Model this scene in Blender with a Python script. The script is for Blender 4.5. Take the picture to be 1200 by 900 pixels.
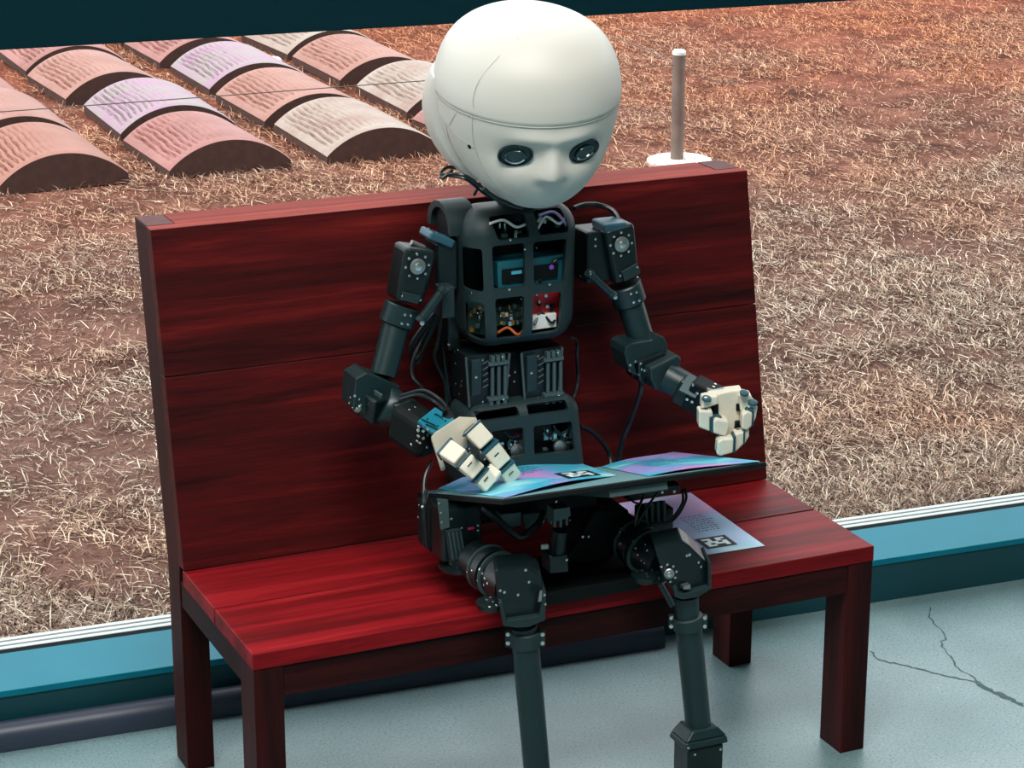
import bpy, bmesh, math, random
import numpy as np
from mathutils import Vector, Matrix, noise as mnoise
random.seed(7); rng = np.random.default_rng(7)
S = bpy.context.scene; COL = S.collection
for o in list(bpy.data.objects): bpy.data.objects.remove(o)
V = Vector; PI = math.pi

# ------------------------------------------------------------------ camera
F_PX = 2754.12
PITCH, ROLL, YAW = 0.3055, 0.0003, -0.4204
CAM = V((-0.9259, -2.9841, 1.7462))
fwd = V((-math.sin(YAW)*math.cos(PITCH), math.cos(YAW)*math.cos(PITCH), -math.sin(PITCH)))
rgt = V((math.cos(YAW), math.sin(YAW), 0)); upv = rgt.cross(fwd)
rgt, upv = rgt*math.cos(ROLL)+upv*math.sin(ROLL), -rgt*math.sin(ROLL)+upv*math.cos(ROLL)
cd = bpy.data.cameras.new('camera'); cam = bpy.data.objects.new('camera', cd); COL.objects.link(cam)
cd.sensor_width = 36; cd.lens = F_PX/1200*36; cd.clip_start = .05; cd.clip_end = 200
m = Matrix((rgt, upv, -fwd)).transposed().to_4x4(); m.translation = CAM; cam.matrix_world = m
S.camera = cam

# ------------------------------------------------------------------ light
CH = 4.0                                   # ceiling height
S.view_settings.view_transform = 'Standard'; S.view_settings.look = 'None'
S.view_settings.gamma = 1; S.view_settings.exposure = 0.0; S.view_settings.use_curve_mapping = False
w = bpy.data.worlds.new('sky'); S.world = w; w.use_nodes = True
bg = w.node_tree.nodes['Background']; bg.inputs[0].default_value = (.92, .975, 1, 1); bg.inputs[1].default_value = 2.5
sd = bpy.data.lights.new('sun', 'SUN'); sd.energy = 2.2; sd.angle = math.radians(6); sd.color = (1, .93, .84)
so = bpy.data.objects.new('sun', sd); COL.objects.link(so)
so.rotation_euler = V((.62, -.03, -.78)).to_track_quat('-Z', 'Y').to_euler()
def fill_light(loc, size, e, color):  # unseen overhead area light, added as fill for the front
    d = bpy.data.lights.new('fill_light', 'AREA'); d.shape = 'RECTANGLE'; d.size, d.size_y = size; d.energy = e; d.color = color
    o = bpy.data.objects.new('fill_light', d); COL.objects.link(o); o.location = loc; return o
fill_light((-.6, -1.75, CH-.06), (2.8, 1.3), 215, (1, .98, .94))

# ------------------------------------------------------------------ helpers
def at(px, py, Y):                         # point of the photograph (1200x900) at depth Y
    d = rgt*((px-600)/F_PX)+upv*((450-py)/F_PX)+fwd
    return CAM+d*((Y-CAM.y)/d.y)
def atz(px, py, Z):
    d = rgt*((px-600)/F_PX)+upv*((450-py)/F_PX)+fwd
    return CAM+d*((Z-CAM.z)/d.z)
def srgb(r, g, b):
    f = lambda c: (c/255/12.92) if c/255 < .04045 else ((c/255+.055)/1.055)**2.4
    return (f(r), f(g), f(b), 1)
MATS = {}
def mat(name, col, rough=.5, metal=0, bump=0, bscale=200, var=0, vscale=20, spec=None, coat=0):
    if name in MATS: return MATS[name]
    M = bpy.data.materials.new(name); M.use_nodes = True; nt = M.node_tree; b = nt.nodes['Principled BSDF']
    b.inputs['Base Color'].default_value = col; b.inputs['Roughness'].default_value = rough; b.inputs['Metallic'].default_value = metal
    if spec is not None: b.inputs['Specular IOR Level'].default_value = spec
    if coat: b.inputs['Coat Weight'].default_value = coat; b.inputs['Coat Roughness'].default_value = .15
    tc = nt.nodes.new('ShaderNodeTexCoord')
    if var:
        n = nt.nodes.new('ShaderNodeTexNoise'); n.inputs['Scale'].default_value = vscale; n.inputs['Detail'].default_value = 4
        nt.links.new(tc.outputs['Object'], n.inputs['Vector'])
        r = nt.nodes.new('ShaderNodeMapRange'); r.inputs[1].default_value = .3; r.inputs[2].default_value = .7
        r.inputs[3].default_value = 1-var; r.inputs[4].default_value = 1+var
        nt.links.new(n.outputs['Fac'], r.inputs[0])
        x = nt.nodes.new('ShaderNodeMix'); x.data_type = 'RGBA'; x.blend_type = 'MULTIPLY'; x.inputs[0].default_value = 1
        x.inputs[6].default_value = col; nt.links.new(r.outputs[0], x.inputs[7]); nt.links.new(x.outputs[2], b.inputs['Base Color'])
    if bump:
        n = nt.nodes.new('ShaderNodeTexNoise'); n.inputs['Scale'].default_value = bscale; n.inputs['Detail'].default_value = 3
        nt.links.new(tc.outputs['Object'], n.inputs['Vector'])
        u = nt.nodes.new('ShaderNodeBump'); u.inputs['Strength'].default_value = bump; u.inputs['Distance'].default_value = .002
        nt.links.new(n.outputs['Fac'], u.inputs['Height']); nt.links.new(u.outputs[0], b.inputs['Normal'])
    MATS[name] = M; return M
def ramp(nt, stops):
    r = nt.nodes.new('ShaderNodeValToRGB'); e = r.color_ramp.elements
    while len(e) < len(stops): e.new(.5)
    for i, (p, c) in enumerate(stops): e[i].position = p; e[i].color = c
    return r
def wood(name, axis, cols, rough=.42, seed=0):
    M = bpy.data.materials.new(name); M.use_nodes = True; nt = M.node_tree; b = nt.nodes['Principled BSDF']; L = nt.links.new
    tc = nt.nodes.new('ShaderNodeTexCoord'); mp = nt.nodes.new('ShaderNodeMapping')
    s = [26, 26, 26]; s[axis] = 1.3; mp.inputs['Scale'].default_value = s; mp.inputs['Location'].default_value = (seed, seed*1.7, seed*.6)
    L(tc.outputs['Object'], mp.inputs[0])
    n = nt.nodes.new('ShaderNodeTexNoise'); n.inputs['Scale'].default_value = 1; n.inputs['Detail'].default_value = 7; n.inputs['Roughness'].default_value = .62; n.inputs['Distortion'].default_value = .5
    L(mp.outputs[0], n.inputs[0])
    r = ramp(nt, [(.30, cols[0]), (.46, cols[1]), (.58, cols[2]), (.78, cols[3])]); L(n.outputs[0], r.inputs[0])
    m2 = nt.nodes.new('ShaderNodeMapping'); s2 = [420, 420, 420]; s2[axis] = 16; m2.inputs['Scale'].default_value = s2; L(tc.outputs['Object'], m2.inputs[0])
    n2 = nt.nodes.new('ShaderNodeTexNoise'); n2.inputs['Scale'].default_value = 1; n2.inputs['Detail'].default_value = 3; L(m2.outputs[0], n2.inputs[0])
    rr = nt.nodes.new('ShaderNodeMapRange'); rr.inputs[1].default_value = .25; rr.inputs[2].default_value = .75; rr.inputs[3].default_value = .72; rr.inputs[4].default_value = 1.22; L(n2.outputs[0], rr.inputs[0])
    x = nt.nodes.new('ShaderNodeMix'); x.data_type = 'RGBA'; x.blend_type = 'MULTIPLY'; x.inputs[0].default_value = 1
    L(r.outputs[0], x.inputs[6]); L(rr.outputs[0], x.inputs[7]); L(x.outputs[2], b.inputs['Base Color'])
    b.inputs['Roughness'].default_value = rough; b.inputs['Specular IOR Level'].default_value = .1
    u = nt.nodes.new('ShaderNodeBump'); u.inputs['Strength'].default_value = .12; u.inputs['Distance'].default_value = .001
    L(n2.outputs[0], u.inputs['Height']); L(u.outputs[0], b.inputs['Normal'])
    MATS[name] = M; return M

def obj(name, bm, material, parent=None, smooth=False, bevel=0, seg=2, angle=40):
    me = bpy.data.meshes.new(name)
    if isinstance(bm, bmesh.types.BMesh):
        bmesh.ops.recalc_face_normals(bm, faces=bm.faces); bm.to_mesh(me); bm.free()
    else: me.from_pydata(*bm)
    o = bpy.data.objects.new(name, me); COL.objects.link(o)
    if material: me.materials.append(material)
    if smooth:
        me.polygons.foreach_set('use_smooth', [True]*len(me.polygons))
        if angle: me.set_sharp_from_angle(angle=math.radians(angle))
    if bevel:
        b = o.modifiers.new('bevel', 'BEVEL'); b.width = bevel; b.segments = seg; b.limit_method = 'ANGLE'; b.angle_limit = math.radians(35)
    if parent:
        o.parent = parent
        if parent.type == 'EMPTY': o.location = -parent.location
    return o
def thing(name, label, cat, loc, group=None, kind=None):
    o = bpy.data.objects.new(name, None); COL.objects.link(o); o.location = loc; o.empty_display_size = .05
    tag(o, label, cat, group, kind); return o
def tag(o, label=None, cat=None, group=None, kind=None):
    if label: o['label'] = label
    if cat: o['category'] = cat
    if group: o['group'] = group
    if kind: o['kind'] = kind
    return o
def B(): return bmesh.new()
def box(bm, x0, x1, y0, y1, z0, z1):
    vs = [bm.verts.new(p) for p in ((x0,y0,z0),(x1,y0,z0),(x1,y1,z0),(x0,y1,z0),(x0,y0,z1),(x1,y0,z1),(x1,y1,z1),(x0,y1,z1))]
    for f in ((3,2,1,0),(4,5,6,7),(0,1,5,4),(1,2,6,5),(2,3,7,6),(3,0,4,7)): bm.faces.new([vs[i] for i in f])
    return bm
def hexa(bm, pts):                          # eight corners, bottom ring then top ring
    vs = [bm.verts.new(p) for p in pts]
    for f in ((3,2,1,0),(4,5,6,7),(0,1,5,4),(1,2,6,5),(2,3,7,6),(3,0,4,7)): bm.faces.new([vs[i] for i in f])
    return bm
def frame(d, hint=None):
    d = V(d).normalized(); h = V(hint) if hint is not None else (V((0,0,1)) if abs(d.z) < .95 else V((0,1,0)))
    a = (h-d*h.dot(d)).normalized(); return d, a, d.cross(a)
def obox(bm, c, ax, hint, l, a, b):         # box centred on c: length l along ax, a along hint, b across
    d, u, v = frame(ax, hint); c = V(c); pts = []
    for s in (-1, 1):
        for (i, j) in ((-1,-1),(1,-1),(1,1),(-1,1)): pts.append(c+d*(s*l/2)+u*(i*a/2)+v*(j*b/2))
    return hexa(bm, pts)
def tube(bm, p0, p1, r0, r1=None, n=20, caps=True, hint=None):
    r1 = r0 if r1 is None else r1; p0, p1 = V(p0), V(p1); d, u, v = frame(p1-p0, hint); R = []
    for p, r in ((p0, r0), (p1, r1)): R.append([bm.verts.new(p+(u*math.cos(2*PI*i/n)+v*math.sin(2*PI*i/n))*r) for i in range(n)])
    for i in range(n): bm.faces.new((R[0][i], R[0][(i+1)%n], R[1][(i+1)%n], R[1][i]))
    if caps: bm.faces.new(R[0][::-1]); bm.faces.new(R[1])
    return bm
def lathe(bm, p0, ax, prof, n=24):          # prof: (distance along ax, radius)
    d, u, v = frame(ax); p0 = V(p0); R = []
    for (t, r) in prof: R.append([bm.verts.new(p0+d*t+(u*math.cos(2*PI*i/n)+v*math.sin(2*PI*i/n))*max(r, 1e-5)) for i in range(n)])
    for a, b in zip(R, R[1:]):
        for i in range(n): bm.faces.new((a[i], a[(i+1)%n], b[(i+1)%n], b[i]))
    bm.faces.new(R[0][::-1]); bm.faces.new(R[-1]); return bm
def spline(pts, n=8):
    pts = [V(p) for p in pts]; q = [pts[0]*2-pts[1]]+pts+[pts[-1]*2-pts[-2]]; out = []
    for i in range(1, len(q)-2):
        for k in range(n):
            t = k/n; a, b, c, d = q[i-1:i+3]
            out.append(.5*((2*b)+(c-a)*t+(2*a-5*b+4*c-d)*t*t+(3*b-a-3*c+d)*t**3))
    return out+[pts[-1]]
def cable(bm, pts, r, n=8, sm=8):
    pts = spline(pts, sm) if sm else [V(p) for p in pts]; R = []; u = None
    for i, p in enumerate(pts):
        d = (pts[min(i+1, len(pts)-1)]-pts[max(i-1, 0)]).normalized()
        u = frame(d, u)[1]; v = d.cross(u)
        R.append([bm.verts.new(p+(u*math.cos(2*PI*k/n)+v*math.sin(2*PI*k/n))*r) for k in range(n)])
    for a, b in zip(R, R[1:]):
        for i in range(n): bm.faces.new((a[i], a[(i+1)%n], b[(i+1)%n], b[i]))
    bm.faces.new(R[0][::-1]); bm.faces.new(R[-1]); return bm
def prism(bm, poly, d):                     # poly: list of 3D points, extruded by vector d
    d = V(d); a = [bm.verts.new(V(p)) for p in poly]; b = [bm.verts.new(V(p)+d) for p in poly]; n = len(a)
    bm.faces.new(a[::-1]); bm.faces.new(b)
    for i in range(n): bm.faces.new((a[i], a[(i+1)%n], b[(i+1)%n], b[i]))
    return bm
def rrect(x0, x1, z0, z1, r, n=5):
    out = []
    for cx, cz, a0 in ((x1-r, z1-r, 0), (x0+r, z1-r, 90), (x0+r, z0+r, 180), (x1-r, z0+r, 270)):
        for k in range(n+1):
            a = math.radians(a0+90*k/n); out.append((cx+r*math.cos(a), cz+r*math.sin(a)))
    return out

# ------------------------------------------------------------------ the room
M_floor = bpy.data.materials.new('concrete'); M_floor.use_nodes = True
nt = M_floor.node_tree; b = nt.nodes['Principled BSDF']; L = nt.links.new; tc = nt.nodes.new('ShaderNodeTexCoord')
n1 = nt.nodes.new('ShaderNodeTexNoise'); n1.inputs['Scale'].default_value = 2.6; n1.inputs['Detail'].default_value = 8; L(tc.outputs['Object'], n1.inputs[0])
r1 = ramp(nt, [(.3, srgb(88, 114, 117)), (.55, srgb(112, 138, 141)), (.75, srgb(136, 156, 158))]); L(n1.outputs[0], r1.inputs[0])
n2 = nt.nodes.new('ShaderNodeTexNoise'); n2.inputs['Scale'].default_value = 240; n2.inputs['Detail'].default_value = 2; L(tc.outputs['Object'], n2.inputs[0])
r2 = ramp(nt, [(.34, (.5, .5, .5, 1)), (.42, (1, 1, 1, 1)), (.60, (1, 1, 1, 1)), (.68, (1.35, 1.35, 1.35, 1))]); L(n2.outputs[0], r2.inputs[0])
x = nt.nodes.new('ShaderNodeMix'); x.data_type = 'RGBA'; x.blend_type = 'MULTIPLY'; x.inputs[0].default_value = 1
L(r1.outputs[0], x.inputs[6]); L(r2.outputs[0], x.inputs[7]); L(x.outputs[2], b.inputs['Base Color'])
b.inputs['Roughness'].default_value = .42
u = nt.nodes.new('ShaderNodeBump'); u.inputs['Strength'].default_value = .15; u.inputs['Distance'].default_value = .002; L(n2.outputs[0], u.inputs['Height']); L(u.outputs[0], b.inputs['Normal'])

WS = -.056; W0 = V((1.40, .523, 0)); WD = V((1, WS, 0)).normalized(); WN = V((-WD.y, WD.x, 0))   # along the window; outwards
def wp(a, n, z): return W0+WD*a+WN*n+V((0, 0, z))
def wbox(bm, a0, a1, n0, n1, z0, z1):
    return hexa(bm, [wp(a0,n0,z0), wp(a1,n0,z0), wp(a1,n1,z0), wp(a0,n1,z0), wp(a0,n0,z1), wp(a1,n0,z1), wp(a1,n1,z1), wp(a0,n1,z1)])
A0, A1 = -5.4, 4.4
bm = B(); prism(bm, [wp(A0,.1,-.12), wp(A1,.1,-.12), V((6.0,-6.5,-.12)), V((-4.2,-6.5,-.12))], (0,0,.12))
floor = tag(obj('floor', bm, M_floor), 'worn grey concrete floor with hairline cracks', None, None, 'structure')
def ribbon(bm, pts, w, z):
    P = [V((p[0], p[1], z)) for p in pts]; vs = []
    for i, p in enumerate(P):
        d = (P[min(i+1, len(P)-1)]-P[max(i-1, 0)]).normalized(); n = V((-d.y, d.x, 0))
        ww = w*(.5+random.random())*(1 if 0 < i < len(P)-1 else .2); vs.append((bm.verts.new(p+n*ww), bm.verts.new(p-n*ww)))
    for a, b_ in zip(vs, vs[1:]): bm.faces.new((a[0], b_[0], b_[1], a[1]))
M_crack = mat('crack_shadow', srgb(64, 86, 90), .9)
def crack(px, w):
    pts = spline([atz(x_, y_, 0) for x_, y_ in px], 5); pts = [p+V((random.uniform(-1,1), random.uniform(-1,1), 0))*.003 for p in pts]
    bm = B(); ribbon(bm, pts, w, .0004); obj('crack', bm, M_crack, floor)
crack([(1019,762),(1032,773),(1060,780),(1082,785),(1112,793),(1147,800)], .0020)
crack([(1145,800),(1165,811),(1185,820),(1202,828)], .0055)
crack([(1090,710),(1092,727),(1108,745),(1103,756),(1115,770),(1120,780),(1138,793),(1150,801)], .0014)
M_wall = mat('wall_paint', srgb(122, 150, 154), .8)
M_ceil = mat('ceiling_paint', srgb(150, 168, 170), .85)
for nm, poly in (('wall_back', [V((-4.2,-6.5,0)), V((6,-6.5,0)), V((6,-6.5,CH)), V((-4.2,-6.5,CH))]),
                 ('wall_left', [V((-4.2,-6.5,0)), wp(A0+.0,.1,0), wp(A0,.1,CH), V((-4.2,-6.5,CH))]),
                 ('wall_right', [V((6,-6.5,0)), wp(A1,.1,0), wp(A1,.1,CH), V((6,-6.5,CH))])):
    nrm = (poly[1]-poly[0]).cross(poly[2]-poly[0]).normalized(); c = sum(poly, V())/4
    if nrm.dot(c-V((.5,-2,1))) < 0: nrm = -nrm
    bm = B(); prism(bm, poly, nrm*.12); tag(obj(nm, bm, M_wall), None, None, None, 'structure')
bm = B(); prism(bm, [wp(A0,.30,CH), wp(A1,.30,CH), V((6,-6.5,CH)), V((-4.2,-6.5,CH))], (0,0,.15)); tag(obj('ceiling', bm, M_ceil), None, None, None, 'structure')

# window: teal aluminium sill, dark channel, white ribbed track, glass, dark transom
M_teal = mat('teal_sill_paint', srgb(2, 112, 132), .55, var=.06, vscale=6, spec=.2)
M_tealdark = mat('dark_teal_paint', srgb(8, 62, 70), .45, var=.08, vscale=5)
M_alu = mat('white_aluminium', srgb(188, 194, 192), .5)
M_chan = mat('black_gasket', srgb(2, 14, 17), .8, spec=.1)
win = thing('window_1', 'floor-to-ceiling window with teal sill and dark transom behind the bench', None, wp(0,0,0), None, 'structure')
SZ = .0885
bm = B(); wbox(bm, A0, A1, -.003, .152, SZ-.012, SZ); obj('sill_board', bm, M_teal, win, bevel=.0012)
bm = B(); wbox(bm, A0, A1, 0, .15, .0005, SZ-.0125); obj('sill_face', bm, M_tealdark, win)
bm = B(); wbox(bm, A0, A1, .1525, .182, .0005, SZ-.0065); obj('channel', bm, M_chan, win)
for k in range(3):
    bm = B(); wbox(bm, A0, A1, .1825+k*.0185, .1825+k*.0185+.0120, .0005, SZ-.0055); obj('track_rib', bm, M_alu, win, bevel=.001)
bm = B(); wbox(bm, A0, A1, .1830, .236, .0004, SZ-.016); obj('track_bed', bm, mat('track_grey', srgb(40,54,55), .6), win)
bm = B(); wbox(bm, A0, A1, .120, .240, 1.131, 1.235); obj('transom', bm, mat('transom_paint', srgb(2, 40, 48), .7, spec=.1), win, bevel=.002)
bm = B(); wbox(bm, A0, A1, .10, .25, CH-.1, CH); obj('head_frame', bm, M_tealdark, win)
for a in (-3.6, 3.0):
    bm = B(); wbox(bm, a-.03, a+.03, .13, .23, SZ, CH-.1); obj('mullion', bm, M_tealdark, win)
M_glass = bpy.data.materials.new('clear_pane'); M_glass.use_nodes = True; nt = M_glass.node_tree
for n in list(nt.nodes):
    if n.type == 'BSDF_PRINCIPLED': nt.nodes.remove(n)
tr = nt.nodes.new('ShaderNodeBsdfTransparent'); gl = nt.nodes.new('ShaderNodeBsdfGlossy'); gl.inputs['Roughness'].default_value = .0
fr = nt.nodes.new('ShaderNodeFresnel'); fr.inputs[0].default_value = 1.18; mx = nt.nodes.new('ShaderNodeMixShader')
nt.links.new(fr.outputs[0], mx.inputs[0]); nt.links.new(tr.outputs[0], mx.inputs[1]); nt.links.new(gl.outputs[0], mx.inputs[2]); nt.links.new(mx.outputs[0], nt.nodes['Material Output'].inputs[0])
for (z0, z1) in ((SZ-.006, 1.131), (1.235, CH-.1)):
    bm = B(); vs = [bm.verts.new(p) for p in (wp(A0,.167,z0), wp(A1,.167,z0), wp(A1,.167,z1), wp(A0,.167,z1))]; bm.faces.new(vs); obj('pane', bm, M_glass, win)
# rounded cable conduit lying along the foot of the sill, ends behind the bench
bm = B(); aL = A0+.01; aR = (atz(772, 752, 0)-W0).dot(WD); prof = []
for k in range(9):
    a = PI*k/8; prof.append((-.026-.024*math.cos(a), .018+.026*math.sin(a)))
prof = [(-.050, .0006)]+prof+[(-.002, .0006)]
prism(bm, [wp(aL, n_, z_) for n_, z_ in prof], WD*(aR-aL))
tag(obj('trim_1', bm, mat('conduit_plastic', srgb(46, 54, 70), .42), smooth=True), 'rounded dark plastic conduit along the foot of the sill', None, None, 'structure')

# ------------------------------------------------------------------ outside: ground, straw, tiles, post
GZ = .05
M_soil = bpy.data.materials.new('dry_soil'); M_soil.use_nodes = True; nt = M_soil.node_tree; b = nt.nodes['Principled BSDF']; L = nt.links.new
tc = nt.nodes.new('ShaderNodeTexCoord'); n1 = nt.nodes.new('ShaderNodeTexNoise'); n1.inputs['Scale'].default_value = 3.2; n1.inputs['Detail'].default_value = 10; n1.inputs['Roughness'].default_value = .7; L(tc.outputs['Object'], n1.inputs[0])
r1 = ramp(nt, [(.3, srgb(50, 34, 30)), (.5, srgb(98, 70, 61)), (.7, srgb(132, 101, 90))]); L(n1.outputs[0], r1.inputs[0])
sx = nt.nodes.new('ShaderNodeSeparateXYZ'); L(tc.outputs['Object'], sx.inputs[0]); mr = nt.nodes.new('ShaderNodeMapRange'); mr.inputs[1].default_value = 2.2; mr.inputs[2].default_value = 7; L(sx.outputs[1], mr.inputs[0])
x = nt.nodes.new('ShaderNodeMix'); x.data_type = 'RGBA'; x.blend_type = 'MULTIPLY'; L(mr.outputs[0], x.inputs[0]); L(r1.outputs[0], x.inputs[6]); x.inputs[7].default_value = (1.45, .80, .58, 1); L(x.outputs[2], b.inputs['Base Color']); b.inputs['Roughness'].default_value = .95
b.inputs['Specular IOR Level'].default_value = .1
n2 = nt.nodes.new('ShaderNodeTexNoise'); n2.inputs['Scale'].default_value = 70; n2.inputs['Detail'].default_value = 8; L(tc.outputs['Object'], n2.inputs[0])
u = nt.nodes.new('ShaderNodeBump'); u.inputs['Strength'].default_value = .8; u.inputs['Distance'].default_value = .02; L(n2.outputs[0], u.inputs['Height']); L(u.outputs[0], b.inputs['Normal'])
def gh(x, y): return GZ+.012*mnoise.noise(V((x*1.3, y*1.3, 0)))+.006*mnoise.noise(V((x*6, y*6, 3)))-.012
nx, ny = 120, 150; gv = []; gf = []
for j in range(ny+1):
    for i in range(nx+1):
        y0 = j/ny; yy = 12*y0**1.4; xx = -4+14*i/nx
        p = V((xx, .523+WS*(xx-1.40)+.2395+yy, 0)); p.z = gh(p.x, p.y); gv.append(tuple(p))
for j in range(ny):
    for i in range(nx):
        k = j*(nx+1)+i; gf.append((k, k+1, k+nx+2, k+nx+1))
tag(obj('ground', (gv, [], gf), M_soil, smooth=True, angle=0), 'bare reddish soil outside the window', 'soil', None, 'structure')

M_straw = bpy.data.materials.new('dry_straw'); M_straw.use_nodes = True; nt = M_straw.node_tree; b = nt.nodes['Principled BSDF']; L = nt.links.new
ge = nt.nodes.new('ShaderNodeNewGeometry'); r1 = ramp(nt, [(0, srgb(56, 40, 34)), (.35, srgb(122, 96, 82)), (.7, srgb(176, 152, 132)), (1, srgb(230, 220, 200))]); L(ge.outputs['Random Per Island'], r1.inputs[0])
tc = nt.nodes.new('ShaderNodeTexCoord'); sx = nt.nodes.new('ShaderNodeSeparateXYZ'); L(tc.outputs['Object'], sx.inputs[0]); mr = nt.nodes.new('ShaderNodeMapRange'); mr.inputs[1].default_value = 2.0; mr.inputs[2].default_value = 7.4; L(sx.outputs[1], mr.inputs[0])
n1 = nt.nodes.new('ShaderNodeTexNoise'); n1.inputs['Scale'].default_value = 1.1; n1.inputs['Detail'].default_value = 3; L(tc.outputs['Object'], n1.inputs[0])
mm = nt.nodes.new('ShaderNodeMath'); mm.operation = 'MULTIPLY_ADD'; L(n1.outputs[0], mm.inputs[0]); mm.inputs[1].default_value = 1.6; mm.inputs[2].default_value = -.8
ad = nt.nodes.new('ShaderNodeMath'); ad.use_clamp = True; L(mr.outputs[0], ad.inputs[0]); L(mm.outputs[0], ad.inputs[1])
x = nt.nodes.new('ShaderNodeMix'); x.data_type = 'RGBA'; x.blend_type = 'MULTIPLY'; L(ad.outputs[0], x.inputs[0]); L(r1.outputs[0], x.inputs[6]); x.inputs[7].default_value = (1.30, .70, .44, 1); L(x.outputs[2], b.inputs['Base Color'])
b.inputs['Roughness'].default_value = .7; b.inputs['Specular IOR Level'].default_value = .2

TILES = [(c, r) for c in range(4) for r in range(5)]
TX = [.605, 1.16, 1.72, 2.26]; TY = [4.46, 5.16, 5.87, 6.55, 7.22]; TW, TL, TH = .43, .59, .088
def straw():
    N = 600000; NS = 260000                # in view, and to either side of it
    y = .80+7.6*rng.random(N)**1.25; xl = -.35+(y-.8)*.155; xr = 2.15+(y-.8)*.70
    x = xl+(xr-xl)*rng.random(N)
    y2 = .80+7.6*rng.random(NS)**1.3; q2 = rng.random(NS); s2 = rng.random(NS) < .62
    x2 = np.where(s2, -.35+(y2-.8)*.155-q2*(2.6+(y2-.8)*.45), 2.15+(y2-.8)*.70+q2*1.6)
    x = np.concatenate([x, x2]); y = np.concatenate([y, y2]); N += NS
    # patchy cover
    gx = rng.random((3, 64, 64))
    def vn(xx, yy, k, s):
        a = xx*s; c = yy*s; i = np.floor(a).astype(int); j = np.floor(c).astype(int); fx = a-i; fy = c-j; fx = fx*fx*(3-2*fx); fy = fy*fy*(3-2*fy)
        g = gx[k]; q = lambda u, v: g[u % 64, v % 64]
        return (q(i,j)*(1-fx)+q(i+1,j)*fx)*(1-fy)+(q(i,j+1)*(1-fx)+q(i+1,j+1)*fx)*fy
    d = .38*vn(x, y, 0, 2.3)+.36*vn(x, y, 1, 7)+.26*vn(x, y, 2, 19)
    keep = rng.random(N) < np.clip((d-.29)*3.2, .18, 1)
    keep &= (y > .523+WS*(x-1.4)+.262)
    for (c, r) in TILES:
        keep &= ~((x > TX[c]-.0) & (x < TX[c]+TW+.0) & (y > TY[r]-.0) & (y < TY[r]+TL))
    x, y, d = x[keep], y[keep], d[keep]; n = len(x)
    L = .012+.050*rng.random(n)**2.2; a = rng.random(n)*2*np.pi; tilt = np.where(rng.random(n) < .62, .04+.35*rng.random(n), .4+.8*rng.random(n))
    wd = .0005+.0008*rng.random(n); bend = (rng.random(n)-.5)*1.6; z0 = GZ-.010+.006*rng.random(n)+.004*d
    dx, dy = np.cos(a), np.sin(a); px, py = -dy, dx; ct, st = np.cos(tilt), np.sin(tilt)
    verts = np.zeros((n, 5, 3)); 
    for k, t in enumerate((0, .5, 1)):
        cx = x+dx*L*t*ct+px*bend*L*t*t*.6; cy = y+dy*L*t*ct+py*bend*L*t*t*.6; cz = z0+L*st*(t-.35*t*t)
        if k < 2:
            verts[:, 2*k] = np.stack([cx+px*wd, cy+py*wd, cz], 1); verts[:, 2*k+1] = np.stack([cx-px*wd, cy-py*wd, cz+wd*.6], 1)
        else: verts[:, 4] = np.stack([cx, cy, cz], 1)
    me = bpy.data.meshes.new('dry_grass'); base = (np.arange(n)*5)[:, None]
    me.vertices.add(n*5); me.vertices.foreach_set('co', verts.reshape(-1))
    idx = np.concatenate([base+np.array([[0, 1, 3, 2]]), base+np.array([[2, 3, 4]])], 1)  # 7 per blade
    me.loops.add(n*7); me.loops.foreach_set('vertex_index', idx.reshape(-1).astype(np.int32))
    ls = (np.arange(n)*7)[:, None]+np.array([[0, 4]]); me.polygons.add(n*2); me.polygons.foreach_set('loop_start', ls.reshape(-1).astype(np.int32))
    me.update(calc_edges=True); me.validate(); me.materials.append(M_straw)
    o = bpy.data.objects.new('dry_grass', me); COL.objects.link(o)
    tag(o, 'dry straw-coloured grass lying over the soil outside', 'grass', None, 'stuff')
straw()

# clay tiles in rows
def tile_mat(name, c0, c1):
    M = bpy.data.materials.new(name); M.use_nodes = True; nt = M.node_tree; b = nt.nodes['Principled BSDF']; L = nt.links.new
    tc = nt.nodes.new('ShaderNodeTexCoord'); oi = nt.nodes.new('ShaderNodeObjectInfo'); ad = nt.nodes.new('ShaderNodeVectorMath'); ad.operation = 'ADD'
    L(tc.outputs['Object'], ad.inputs[0]); sc = nt.nodes.new('ShaderNodeVectorMath'); sc.operation = 'SCALE'; sc.inputs[3].default_value = 37; L(oi.outputs['Location'], sc.inputs[0]); L(sc.outputs[0], ad.inputs[1])
    n = nt.nodes.new('ShaderNodeTexNoise'); n.inputs['Scale'].default_value = 4.5; n.inputs['Detail'].default_value = 6; n.inputs['Roughness'].default_value = .65; L(ad.outputs[0], n.inputs[0])
    r = ramp(nt, [(.35, c0), (.62, c1)]); L(n.outputs[0], r.inputs[0]); L(r.outputs[0], b.inputs['Base Color']); b.inputs['Roughness'].default_value = .6
    n2 = nt.nodes.new('ShaderNodeTexNoise'); n2.inputs['Scale'].default_value = 60; n2.inputs['Detail'].default_value = 5; L(tc.outputs['Object'], n2.inputs[0])
    u = nt.nodes.new('ShaderNodeBump'); u.inputs['Strength'].default_value = .5; u.inputs['Distance'].default_value = .006; L(n2.outputs[0], u.inputs['Height']); L(u.outputs[0], b.inputs['Normal'])
    return M
TM = [tile_mat('clay_pink', srgb(136, 88, 74), srgb(150, 106, 94)), tile_mat('clay_rose', srgb(130, 78, 70), srgb(150, 98, 92)),
      tile_mat('clay_lilac', srgb(148, 110, 136), srgb(136, 130, 124)), tile_mat('clay_grey', srgb(136, 108, 96), srgb(152, 138, 128)), tile_mat('clay_orange', srgb(134, 78, 60), srgb(144, 94, 78))]
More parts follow.
